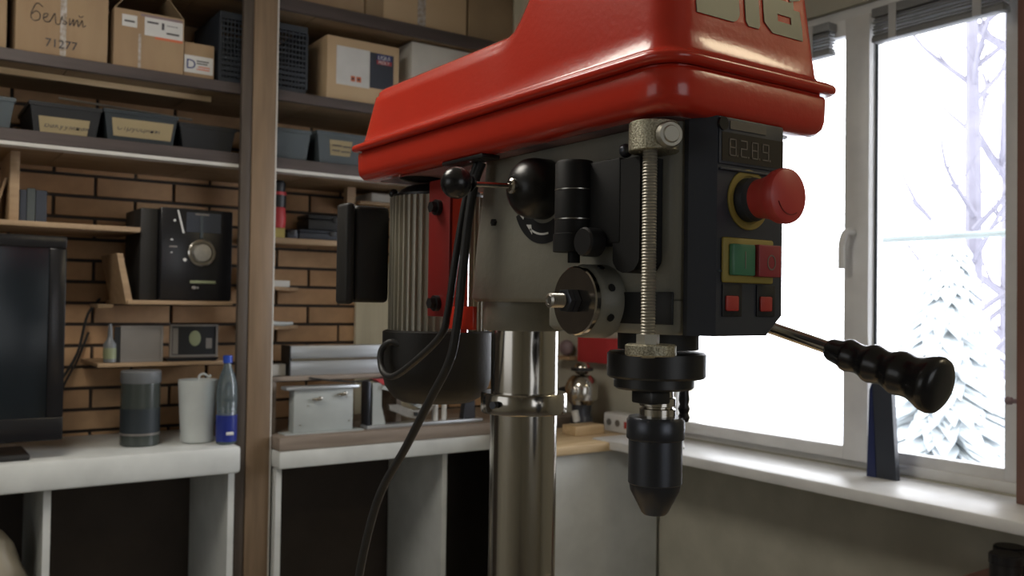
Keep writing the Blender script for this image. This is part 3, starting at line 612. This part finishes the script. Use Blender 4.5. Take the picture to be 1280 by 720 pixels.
B(2.16, 2.30, 2.66, 2.745, .9625, .998, bev=.002).obj('wood_block', 'pine', label='pale pine block lying on the cabinet in front of the router', cat='block')
t = thing('socket_strip', (2.40, 2.6, .99), 'white socket strip with a red switch on the cabinet', 'socket')
B(2.36, 2.43, 2.55, 2.735, .9625, 1.035, bev=.006).obj('housing', 'upvc', t)
B(2.355, 2.36, 2.585, 2.61, .985, 1.01, bev=.001).obj('switch', 'rocker', t)
for y in (2.65, 2.70): G().cyl((2.3595, y, 1.0), (2.357, y, 1.0), .013).obj('outlet', 'silver', t)
B(2.33, 2.41, 2.52, 2.545, .9625, 1.02).obj('brown_tin', 'brownboard', label='small brown tin at the right end of the socket strip', cat='tin')
B(2.38, 2.448, 2.985, 3.10, 1.225, 1.24).obj('orange_ledge', 'smallshelf', label='small orange-brown ledge on the corner wall beside the column', cat='ledge')
G().ball((2.41, 3.04, 1.275), .038, .7, 1, .9).obj('cloth_bundle', 'mauve', label='dull mauve bundle on the small corner ledge', cat='cloth')
# jars low at the right, on a stool
t = thing('wooden_stool', (2.28, .98, 0), 'brown wooden stool below the window at the right edge', 'stool')
B(2.10, 2.44, .80, 1.2, .78, .80, bev=.004).obj('seat', 'brownboard', t)
for x in (2.13, 2.41):
    for y in (.83, 1.17): B(x-.015, x+.015, y-.015, y+.015, .001, .7795).obj('leg', 'brownboard', t)
for (x, y, l) in ((2.30, 1.13, 'black round jar on the stool, nearer the window'), (2.22, 1.10, 'black round jar on the stool, nearer the camera')):
    t = thing('black_jar', (x, y, .8005), l, 'jar', 'black jars on the stool')
    G().lathe((x, y, .8005), UZ, [(0, .030), (.005, .036), (.05, .036)], 20).obj('jar_body', 'black', t); G().lathe((x, y, .8515), UZ, [(0, .038), (.02, .038), (.024, .034)], 20).obj('lid', 'blackg', t)

# ------------------------------------------------------------ front workbench carrying the drill
t = thing('machine_table', (.6, .85, 0), 'workbench below the frame on which the drill press stands', 'workbench')
B(.15, 1.15, .35, 1.35, .79, .83, bev=.004).obj('top', 'pine', t)
for x in (.19, 1.11):
    for y in (.39, 1.31): B(x-.03, x+.03, y-.03, y+.03, .001, .7895).obj('leg', 'benchb', t)

# ============================================================ DRILL PRESS
D = thing('drill_press', (.583, .81, .8305), 'red and grey bench drill press with digital speed display', 'drill press')
CX, CY, SY = .583, .810, .603
# base + column
B(.44, .726, .46, .93, .8305, .862, bev=.010).obj('base', 'cast', D)
G().lathe((CX, CY, .8625), UZ, [(0, .062), (.03, .062), (.045, .046), (.09, .046)], 40).obj('column_foot', 'cast', D)
col = G().lathe((CX, CY, .95), UZ, [(0, .0368), (.50, .0368)], 64).obj('column', 'chrome', D)
G().lathe((CX, CY, 1.3337), UZ, [(0, .0465), (.002, .0475), (.020, .0475), (.022, .0465), (.0225, .0372)], 64).obj('column_collar', 'chrome', D)
G().cyl((CX-.0475, CY-.015, 1.345), (CX-.053, CY-.017, 1.345), .004, seg=12).obj('collar_screw', 'darksteel', D)
# worktable (below the frame)
G().box(.47, .70, .50, .72, 1.02, 1.035, .006).box(.56, .61, .70, .775, .99, 1.022, .004).obj('drill_table', 'cast', D)
G().lathe((CX, CY, .98), UZ, [(0, .052), (.05, .052)], 40).obj('table_clamp', 'cast', D)
# head casting
def rrect(x0, x1, y0, y1, r, z, n=5):
    pts = []
    for (cx, cy, a0) in ((x1-r, y0+r, -PI/2), (x1-r, y1-r, 0), (x0+r, y1-r, PI/2), (x0+r, y0+r, PI)):
        for k in range(n+1):
            a = a0+PI/2*k/n; pts.append((cx+r*math.cos(a), cy+r*math.sin(a), z))
    return pts
X0, X1 = .530, .636
hc = G()
hc.loft([rrect(X0+.004, X1-.004, .526, .843, .012, 1.4545), rrect(X0, X1, .524, .846, .014, 1.4585), rrect(X0, X1, .524, .835, .014, 1.53), rrect(X0, X1, .524, .820, .014, 1.604)])
hc.obj('head_casting', 'cast', D, ang=50)
G().loft([rrect(X0+.003, X1-.003, .527, .70, .012, 1.428), rrect(X0, X1, .524, .705, .014, 1.432), rrect(X0, X1, .524, .705, .014, 1.456)]).obj('head_lower_casting', 'cast', D, ang=50)
G().lathe((CX, CY, 1.4235), UZ, [(0, .0445), (.003, .0465), (.0315, .0465)], 48).obj('column_socket', 'cast', D)
G().cyl((X0-.001, .792, 1.538), (X0-.004, .792, 1.538), .004, seg=6).obj('casting_screw', 'binb', D)
B(X0-.0022, X0-.0002, .5285, .60, 1.4365, 1.4635, bev=.0004).obj('black_label', 'binb', D, label='black band label behind the threaded rod')
# belt cover: pan + lid
def cring(ins, zf, nx=8, ny=40, r=.030, ins2=None):
    x0, x1, y0, y1 = .481+ins, .697-ins, .488+ins, 1.055-ins*.8; r = max(r-ins*.3, .004); q_ = .010; q2 = .015; pts = []
    rr = (q2, q_, q_, r)
    c = [(x1-q2, y0+q2, -PI/2), (x1-q_, y1-q_, 0), (x0+q_, y1-q_, PI/2), (x0+r, y0+r, PI)]
    for i, (cx, cy, a0) in enumerate(c):
        r = rr[i]; arc = [(cx+r*math.cos(a0+PI/2*k/6), cy+r*math.sin(a0+PI/2*k/6)) for k in range(7)]
        pts += arc
        nxt = c[(i+1) % 4]; r2 = rr[(i+1) % 4]; e = (nxt[0]+r2*math.cos(nxt[2]), nxt[1]+r2*math.sin(nxt[2])); n = ny if i % 2 == 0 else nx
        s_ = arc[-1]
        for k in range(1, n): pts.append((s_[0]+(e[0]-s_[0])*k/n, s_[1]+(e[1]-s_[1])*k/n))
    return [(x, y, zf(y)) for x, y in pts]
def sst(a, b_, t):
    t = min(1, max(0, (t-a)/(b_-a))); return t*t*(3-2*t)
def ztop(y): return 1.7235+.075*(1-sst(.655, .745, y))
def Z(v): return lambda y: v
def body(fr_, dz=0): return lambda y: 1.656+(ztop(y)-1.656)*fr_+dz
rings = [cring(.010, Z(1.6415)), cring(.0035, Z(1.6412)), cring(.0012, Z(1.6422)), cring(.0002, Z(1.6442)), cring(.0002, Z(1.6468)), cring(.0012, Z(1.6488)), cring(.004, Z(1.6505)), cring(.0105, Z(1.6525)), cring(.013, Z(1.657))]
for f_ in (.12, .3, .5, .68, .8): rings.append(cring(.013+.013*f_, body(f_)))
for a in (0, .25, .5, .75, 1): rings.append(cring(.0255+.014*(1-math.cos(a*PI/2)), lambda y, a=a: ztop(y)-.012+.012*math.sin(a*PI/2)))
rings.append(cring(.060, lambda y: ztop(y)+.001)); rings.append(cring(.1045, lambda y: ztop(y)+.001))
lid = G().loft(rings, False).obj('belt_cover_lid', 'red', D, ang=60)
# pan (open-rim skirt) and its underside
pr = [cring(.010, Z(1.6410)), cring(.010, Z(1.6395)), cring(.0075, Z(1.6388)), cring(.0065, Z(1.6370)), cring(.0070, Z(1.618)), cring(.0085, Z(1.611)), cring(.0125, Z(1.6062)), cring(.019, Z(1.6048)), cring(.03, Z(1.6048))]
G().loft(pr, False).obj('belt_cover_pan', 'red', D, ang=60)
G().loft([cring(.0295, Z(1.6046)), cring(.0295, Z(1.6052))]).obj('pan_underside', 'pan_under', D, ang=60)
G().cyl((.500, .78, 1.6046), (.500, .78, 1.600), .004, seg=12).obj('pan_screw', 'black', D)
B(.494, .5165, .765, .845, 1.6005, 1.6045, bev=.001).obj('cable_clip', 'black', D)
# logo letters JIB on the sloping front face
def fy(z): return .488+.013+.013*(z-1.656)/(ztop(.5)-1.656)-.0003
zl, zh = 1.6865, 1.7485
def letter(name, polys):
    q = G()
    for poly in polys:
        q.prism([(x, fy(z)-.0008, z) for x, z in poly], (0, .0012, 0))
    q.obj(name, 'logo', lid)
def arcp(cx, cz, rx, rz, a0, a1, n=6): return [(cx+rx*math.cos(a0+(a1-a0)*k/n), cz+rz*math.sin(a0+(a1-a0)*k/n)) for k in range(n+1)]
jx0, jx1 = .5265, .5775
letter('letter_j', [[(jx0, zl), (jx1-.012, zl)]+arcp(jx1-.010, zl+.010, .010, .010, -PI/2, 0)+[(jx1, zl+.018), (jx0, zl+.018)], [(jx1-.020, zl+.018), (jx1, zl+.018), (jx1, zh), (jx1-.020, zh)], [(jx0, zl+.018), (jx0+.016, zl+.018), (jx0+.016, zl+.026), (jx0, zl+.026)]])
ix0, ix1 = .5850, .6025
letter('letter_i', [[(ix0, zl+.004), (ix0+.003, zl), (ix1-.002, zl), (ix1, zl+.003), (ix1, zh), (ix0, zh)]])
bx0, bx1 = .6085, .6590; zs = zl
letter('letter_b', [[(bx0, zs+.008), (bx0+.010, zs), (bx1, zs), (bx1, zs+.012), (bx0, zs+.012)], [(bx0, zs+.012), (bx0+.018, zs+.012), (bx0+.018, zh), (bx0, zh)],
    [(bx0+.036, zs+.012), (bx1, zs+.012), (bx1-.002, zs+.026), (bx0+.036, zs+.026)], [(bx0+.018, zs+.0185), (bx0+.036, zs+.0185), (bx0+.036, zs+.032), (bx0+.018, zs+.032)], [(bx0+.036, zs+.026), (bx1-.010, zs+.026), (bx1-.010, zs+.034), (bx0+.036, zs+.032)],
    [(bx0+.036, zs+.033), (bx1, zs+.037), (bx1, zh), (bx0+.036, zh)], [(bx0+.018, zs+.0385), (bx0+.036, zs+.0385), (bx0+.036, zh), (bx0+.018, zh)]])
# motor
MX, MY = .583, 1.0
def finprof():
    pts = []; n = 46
    for k in range(n):
        a = 2*PI*k/n; da = 2*PI/n
        for (f_, r) in ((0, .0635), (.2, .0635), (.28, .0595), (.92, .0595)):
            pts.append((MX+r*math.cos(a+da*f_), MY+r*math.sin(a+da*f_)))
    return pts
fp = finprof()
mo = G().loft([[(x, y, 1.412) for x, y in fp], [(x, y, 1.585) for x, y in fp]]).obj('motor_body', 'alu', D, smooth=False)
G().lathe((MX, MY, 1.328), UZ, [(0, .045), (.006, .056), (.02, .066), (.035, .070), (.088, .070), (.090, .066)], 56).obj('fan_cowl', 'blackm', mo)
G().lathe((MX, MY, 1.5855), UZ, [(0, .060), (.003, .060), (.004, .054), (.009, .051), (.014, .043), (.0165, .020)], 48).obj('motor_end_cap', 'black', mo)
G().ball((.535, 1.035, 1.592), .006).obj('cap_bolt', 'black', mo)
G().lathe((MX-.045, MY-.03, 1.6035), UZ, [(-.003, .006), (-.001, .022), (.0005, .026), (.001, .010)], 32).obj('tension_plate', 'blackg', mo)
tb = B(.482, .530, 1.033, 1.062, 1.452, 1.574, bev=.006, seg=3).obj('terminal_box', 'blackm', mo)
B(.4690, .4812, 1.031, 1.064, 1.4495, 1.576, bev=.005, seg=3).obj('terminal_box_lid', 'blackm', mo)
# red motor bracket: plate coloured darker for shade, flange and foot full red
rp = G().box(.513, .520, .858, .905, 1.437, 1.592, .0015).obj('motor_bracket', 'darkred', D)
G().prism([(.516, .857, 1.437), (.516, .857, 1.592), (.530, .8455, 1.592), (.530, .8455, 1.42), (.516, .85, 1.42)], (.004, .004, 0)).obj('bracket_flange', 'red', rp)
B(.512, .517, .805, .857, 1.424, 1.449, bev=.001).obj('bracket_foot', 'red', rp)
for y, z in ((.882, 1.560), (.882, 1.452)):
    G().cyl((.513, y, z), (.508, y, z), .009, seg=20).cyl((.508, y, z), (.502, y, z), .0065, seg=6).obj('bracket_bolt', 'black', rp)
# cables
G().tube([(.512, .802, 1.600), (.510, .808, 1.585), (.507, .815, 1.563), (.503, .822, 1.52), (.500, .828, 1.478), (.499, .836, 1.440), (.497, .846, 1.417), (.490, .887, 1.388), (.492, .945, 1.366), (.498, .985, 1.370), (.502, .998, 1.392), (.510, .990, 1.404), (.520, .98, 1.400)], .0040, 12).obj('power_cable', 'rubber', mo)
G().tube([(.513, .794, 1.600), (.508, .799, 1.58), (.505, .806, 1.54), (.502, .812, 1.48), (.499, .816, 1.43), (.497, .827, 1.39), (.492, .859, 1.346), (.485, .897, 1.292), (.47, .94, 1.22), (.46, .97, 1.10), (.47, 1.0, .95), (.5, 1.05, .838)], .0048, 12).obj('mains_cable', 'rubber', mo)
# speed lever hub
hy, hz = .7055, 1.5645
hub = G().lathe((X0-.0003, hy, hz), (-1, 0, 0), [(0, .0295), (.016, .0295), (.024, .0275), (.031, .022), (.036, .014), (.038, .008)], 40).obj('lever_hub', 'hubblack', D)
G().lathe((X0-.0383, hy, hz), (-1, 0, 0), [(0, .0075), (.003, .0075), (.0045, .0055), (.0045, .003), (.002, .0028)], 20).obj('hub_screw', 'chrome', hub)
G().cyl((.4905, hy, hz), (.446, .7085, 1.5630), .0026, seg=14).obj('speed_lever', 'chrome', hub)
G().lathe((.450, .708, 1.5632), (-1, .05, 0), [(0, .004), (.002, .006), (.004, .0075)], 20).obj('knob_neck', 'blackg', hub)
G().ball((.431, .7095, 1.5627), .0148, seg=40).obj('lever_knob', 'blackg', hub)
# arrow scale sticker
def arc_band(r0, r1, a0, a1, x, n=18):
    o_ = [(x, hy+r1*math.cos(a0+(a1-a0)*k/n), hz+r1*math.sin(a0+(a1-a0)*k/n)) for k in range(n+1)]
    i_ = [(x, hy+r0*math.cos(a1-(a1-a0)*k/n), hz+r0*math.sin(a1-(a1-a0)*k/n)) for k in range(n+1)]
    return o_+i_
st = G().prism(arc_band(.033, .053, math.radians(-118), math.radians(-26), X0-.0004), (-.0005, 0, 0)).obj('scale_sticker', 'binb', D)
G().prism(arc_band(.0425, .0445, math.radians(-100), math.radians(-58), X0-.001), (-.0003, 0, 0)).prism([(X0-.001, hy+.0205, hz-.0330), (X0-.001, hy+.0190, hz-.0430), (X0-.001, hy+.0290, hz-.0325)], (-.0003, 0, 0)).prism([(X0-.001, hy+.0345, hz-.027), (X0-.001, hy+.0400, hz-.0225), (X0-.001, hy+.0390, hz-.0205), (X0-.001, hy+.0335, hz-.025)], (-.0003, 0, 0)).obj('arrow_print', 'white', st)
# black lamp / depth mechanism
ly, lx = .622, .500
lc = G().lathe((lx, ly, 1.4985), UZ, [(0, .0165), (.0, .0185), (.0155, .0185), (.016, .0174), (.0775, .0174), (.0800, .0157)], 48).obj('lamp_cylinder', 'blackd', D)
for z in (1.5265, 1.5525): G().lathe((lx, ly, z), UZ, [(0, .0176), (.0009, .0176)], 48).obj('ring_line', 'steel', lc)
G().cyl((lx, ly, 1.489), (lx, ly, 1.4983), .0055).obj('lamp_stub', 'blackd', lc)
B(.503, .5295, .566, .640, 1.504, 1.576, bev=.002).obj('bracket_block', 'blackd', D)
G().loft([[(x, y, z) for (x, y) in ((.504, .5755-i), (.5295, .5755-i), (.5295, .542+i), (.504, .542+i))] for z, i in ((1.479, .013), (1.4815, .006), (1.487, .0015), (1.49, .0005), (1.574, .0005))]).obj('bracket_arm', 'blackd', D, ang=20)
G().lathe((.503, .5925, 1.5055), (-1, 0, 0), [(0, .011), (.002, .0125), (.016, .0125), (.018, .011)], 20).obj('clamp_knob', 'black', D)
G().ball((.510, .5665, 1.582), .006).obj('small_bolt', 'darksteel', D)
# threaded rod with knurled collar
rx_, ry_ = .504, .531
n = 150; prof = []
for k in range(n+1): prof.append((k*(1.60-1.412)/n, (.0062 if k % 2 else .0054)))
G().lathe((rx_, ry_, 1.410), UZ, prof, 20).obj('threaded_rod', 'rodsteel', D, ang=20)
G().lathe((.512, .535, 1.5765), UZ, [(0, .0195), (.0008, .0205), (.0232, .0205), (.024, .0195)], 48).obj('knurled_collar', 'knurl', D)
G().lathe((.5085, .5155, 1.5875), (-.35, -1, 0), [(0, .0108), (.004, .0108), (.006, .0095), (.006, .0072), (.0075, .0062)], 28).obj('collar_cap_screw', 'rodsteel', D)
G().lathe((.508, .532, 1.4115), UZ, [(0, .019), (.001, .0205), (.0085, .0205), (.0095, .019)], 48).obj('depth_nut', 'knurl', D)
G().cyl((rx_, ry_, 1.421), (rx_, ry_, 1.429), .0095, seg=6).obj('lock_nut', 'rodsteel', D)
# handle boss
by, bz = .6185, 1.4555
G().lathe((X0-.0002, by+.0, bz), (-1, 0, 0), [(0, .0330), (.022, .0325), (.026, .0300)], 48).obj('handle_boss', 'cast', D)
for a in (60, 20, -25): G().cyl((X0-.016, by-.0335*math.cos(math.radians(a)), bz+.0335*math.sin(math.radians(a))), (X0-.016, by-.0345*math.cos(math.radians(a)), bz+.0345*math.sin(math.radians(a))), .0035, seg=10).obj('boss_slot', 'binb', D)
G().lathe((.5035, by, bz), (-1, 0, 0), [(0, .029), (.0006, .0305), (.0045, .0305), (.0055, .0292), (.0056, .002)], 56).obj('spring_cap', 'chrome', D)
G().lathe((.4975, by, bz), (-1, 0, 0), [(0, .0112), (.0055, .0112)], 6).obj('lock_nut', 'darksteel', D)
G().lathe((.4915, by, bz), (-1, 0, 0), [(0, .0108), (.005, .0108), (.0055, .0098)], 6).obj('lock_nut', 'darksteel', D)
prof = [(k*.0011, .0064 if k % 2 else .0054) for k in range(14)]+[(.0155, .004), (.0145, .0035)]
G().lathe((.4855, by, bz), (-1, 0, 0), prof, 20).obj('stud', 'steel', D, ang=20)
# quill clamp, spindle, chuck
G().lathe((CX+.002, SY, 1.4125), UZ, [(0, .037), (.016, .037)], 40).obj('quill_housing', 'blackm', D)
G().lathe((CX, SY, 1.3865), UZ, [(0, .043), (.002, .045), (.022, .045), (.024, .043)], 56).obj('depth_clamp', 'black', D)
G().lathe((CX-.003, SY, 1.3765), UZ, [(0, .034), (.002, .0365), (.0098, .0365)], 48).box(CX+.016, CX+.043, SY-.018, SY+.012, 1.391, 1.408, .004).obj('clamp_step', 'black', D)
B(CX-.027, CX-.003, SY-.022, SY+.004, 1.3645, 1.3763, bev=.002).obj('clamp_lug', 'black', D)
G().lathe((CX+.002, SY, 1.350), UZ, [(0, .0165), (.008, .0165), (.009, .014), (.010, .014), (.011, .0165), (.018, .0165), (.019, .0145), (.030, .0145)], 40).obj('spindle', 'chrome', D)
G().lathe((CX+.024, SY-.012, 1.346), UZ, [(0, .004), (.004, .0055), (.008, .004), (.012, .0055), (.016, .004), (.020, .005), (.030, .004)], 14).obj('clamp_screw', 'black', D)
G().lathe((CX, SY, 1.290), UZ, [(0, .0235), (.001, .0245), (.040, .0245), (.041, .0260), (.042, .0265), (.058, .0265), (.061, .0245), (.0612, .018)], 56).obj('chuck_body', 'darksteel', D)
G().lathe((CX, SY, 1.262), UZ, [(0, .010), (.002, .012), (.022, .0225), (.028, .0235)], 40).obj('chuck_nose', 'darksteel', D)
# control box
cb = G()
def oct_(y, i=0, a=.5475): return [(a+i, y, 1.428+i), (.612-i, y, 1.428+i), (.6315-i, y, 1.445), (.6315-i, y, 1.607-i), (.628-i, y, 1.6105-i), (a+i, y, 1.6105-i)]
cb.loft([oct_(.5005, .0015), oct_(.502), oct_(.519, a=.5355), oct_(.5235, a=.5355)])
box_ = cb.obj('control_box', 'panel', D, ang=25)
YF = .5005
B(.5500, .6285, YF-.0012, YF-.0001, 1.5675, 1.606, bev=.0008).obj('display_bezel', 'panel', box_)
B(.5525, .6285, YF-.0018, YF-.0013, 1.570, 1.5935).obj('display_window', 'lcd', box_)
B(.562, .606, YF-.0020, YF-.0013, 1.5965, 1.6035).obj('rating_plate', 'plate', box_)
G().cyl((.5535, YF-.0013, 1.600), (.5535, YF-.003, 1.600), .0055, seg=20).obj('round_plug', 'blackg', box_)
B(.5505, .628, YF-.0030, YF-.0001, 1.5625, 1.5645, bev=.0006).obj('panel_ridge', 'panel', box_)
B(.5505, .628, YF-.0016, YF-.0001, 1.480, 1.4815).obj('panel_line', 'bin2', box_)
dg_ = {'8': 'abcdefg', '2': 'abged', '9': 'abcdfg'}
sg = G()
for i, ch in enumerate('8289'):
    ox = .5605+i*.0135; oz = 1.5745; h = .0145; ww = .0085; th = .0014; y0, y1 = YF-.0023, YF-.0019
    seg = {'a': (0, ww, h-th, h), 'g': (0, ww, h/2-th/2, h/2+th/2), 'd': (0, ww, 0, th), 'f': (0, th, h/2, h), 'e': (0, th, 0, h/2), 'b': (ww-th, ww, h/2, h), 'c': (ww-th, ww, 0, h/2)}
    for s_ in dg_[ch]:
        a, b_, c, d_ = seg[s_]; sg.box(ox+a+.0004, ox+b_-.0004 if s_ in 'agd' else ox+b_, y0, y1, oz+c+.0003, oz+d_-.0003)
    sg.box(ox+ww+.001, ox+ww+.0022, y0, y1, oz, oz+th)
sg.obj('display_digits', 'seg', box_)
ex, ez = .586, 1.5405
G().lathe((ex, YF-.0001, ez), (0, -1, 0), [(0, .0250), (.001, .0250), (.0016, .0243), (.0016, .0200), (.0006, .0198)], 48).obj('stop_ring', 'yellow', box_)
G().lathe((ex, YF-.0002, ez), (0, -1, 0), [(0, .0185), (.008, .0180), (.010, .0160), (.012, .0150)], 40).obj('stop_collar', 'panel', box_)
eb = G().lathe((ex, YF-.0125, ez), (0, -1, 0), [(0, .0160), (.006, .0165), (.015, .0190), (.020, .0218), (.0255, .0224), (.0285, .0215), (.030, .0190), (.0305, .001)], 56).obj('stop_button', 'ered', box_)
G().prism([(ex+.0155*math.cos(a), YF-.0434, ez+.0155*math.sin(a)) for a in [math.radians(200+100*k/12) for k in range(13)]]+[(ex+.0148*math.cos(a), YF-.0434, ez+.0148*math.sin(a)) for a in [math.radians(300-100*k/12) for k in range(13)]], (0, .0006, 0)).obj('stop_arrow', 'darkred', box_)
B(.5540, .6160, YF-.0030, YF-.0001, 1.4715, 1.5085, bev=.0020).obj('switch_frame', 'yellow', box_)
B(.5600, .5865, YF-.0085, YF-.0031, 1.4775, 1.5030, bev=.0012).obj('green_button', 'green', box_)
B(.5880, .6160, YF-.0110, YF-.0031, 1.4770, 1.5035, bev=.0012).obj('red_button', 'pred', box_)
B(.5735, .5745, YF-.0088, YF-.0084, 1.483, 1.497).obj('on_mark', 'seg', box_)
G().loft([[(.603+r*math.cos(2*PI*k/24), y, 1.489+r*1.25*math.sin(2*PI*k/24)) for k in range(24)] for r, y in ((.0052, YF-.0109), (.0052, YF-.0114), (.0043, YF-.0114), (.0043, YF-.0109))], False).obj('off_mark', 'seg', box_)
for x in (.5655, .6070):
    B(x-.010, x+.013, YF-.0014, YF-.0001, 1.444, 1.4705, bev=.0005).obj('rocker_frame', 'binb', box_)
    B(x-.0075, x+.0075, YF-.0034, YF-.0015, 1.4485, 1.461, bev=.0014).obj('rocker_switch', 'rocker', box_)
# feed handle
fh = G().lathe((X1+.0002, by, bz), (1, 0, 0), [(0, .026), (.02, .026), (.022, .022)], 32).obj('feed_hub', 'cast', D)
hx = .662
G().cyl((hx-.004, by-.018, 1.4505), (hx+.002, .468, 1.4158), .0058, seg=20).obj('feed_rod', 'chrome', fh)
a = Vector((hx+.001, .4765, 1.4175)); bq = Vector((hx+.004, .3790, 1.3925)); L = (bq-a).length
gp = [(0, .0088), (.003, .0105), (.014, .0122), (.0175, .0145), (.0205, .0150), (.025, .0138), (.031, .0132), (.036, .0146), (.0405, .0170), (.044, .0174), (.049, .0160), (.055, .0152), (.060, .0167), (.065, .0192), (.069, .0195), (.074, .0184), (.080, .0184), (.087, .0206), (.094, .0240), (.099, .0246), (.1025, .0232), (.105, .0190), (.1065, .010)]
G().lathe(a, bq-a, [(t_*L/.104, r*.93) for t_, r in gp], 40).obj('feed_grip', 'blackg', fh, ang=60)
# lamp fixture behind the camera
t = thing('ceiling_lamp', (-.15, 1.7, 2.83), 'square ceiling lamp out of frame above the left of the room', 'lamp')
B(-.60, .30, 1.25, 2.15, 2.845, 2.8995, bev=.005).obj('housing', 'upvc', t); B(-.58, .28, 1.27, 2.13, 2.835, 2.8445).obj('diffuser', 'lamp', t)
t = thing('ceiling_lamp', (2.12, -.5, 2.82), 'smaller warm square ceiling lamp out of frame near the window wall', 'lamp')
B(1.90, 2.34, -.72, -.28, 2.825, 2.8995, bev=.005).obj('housing', 'upvc', t); B(1.92, 2.32, -.70, -.30, 2.815, 2.8245).obj('diffuser', 'lamp', t)
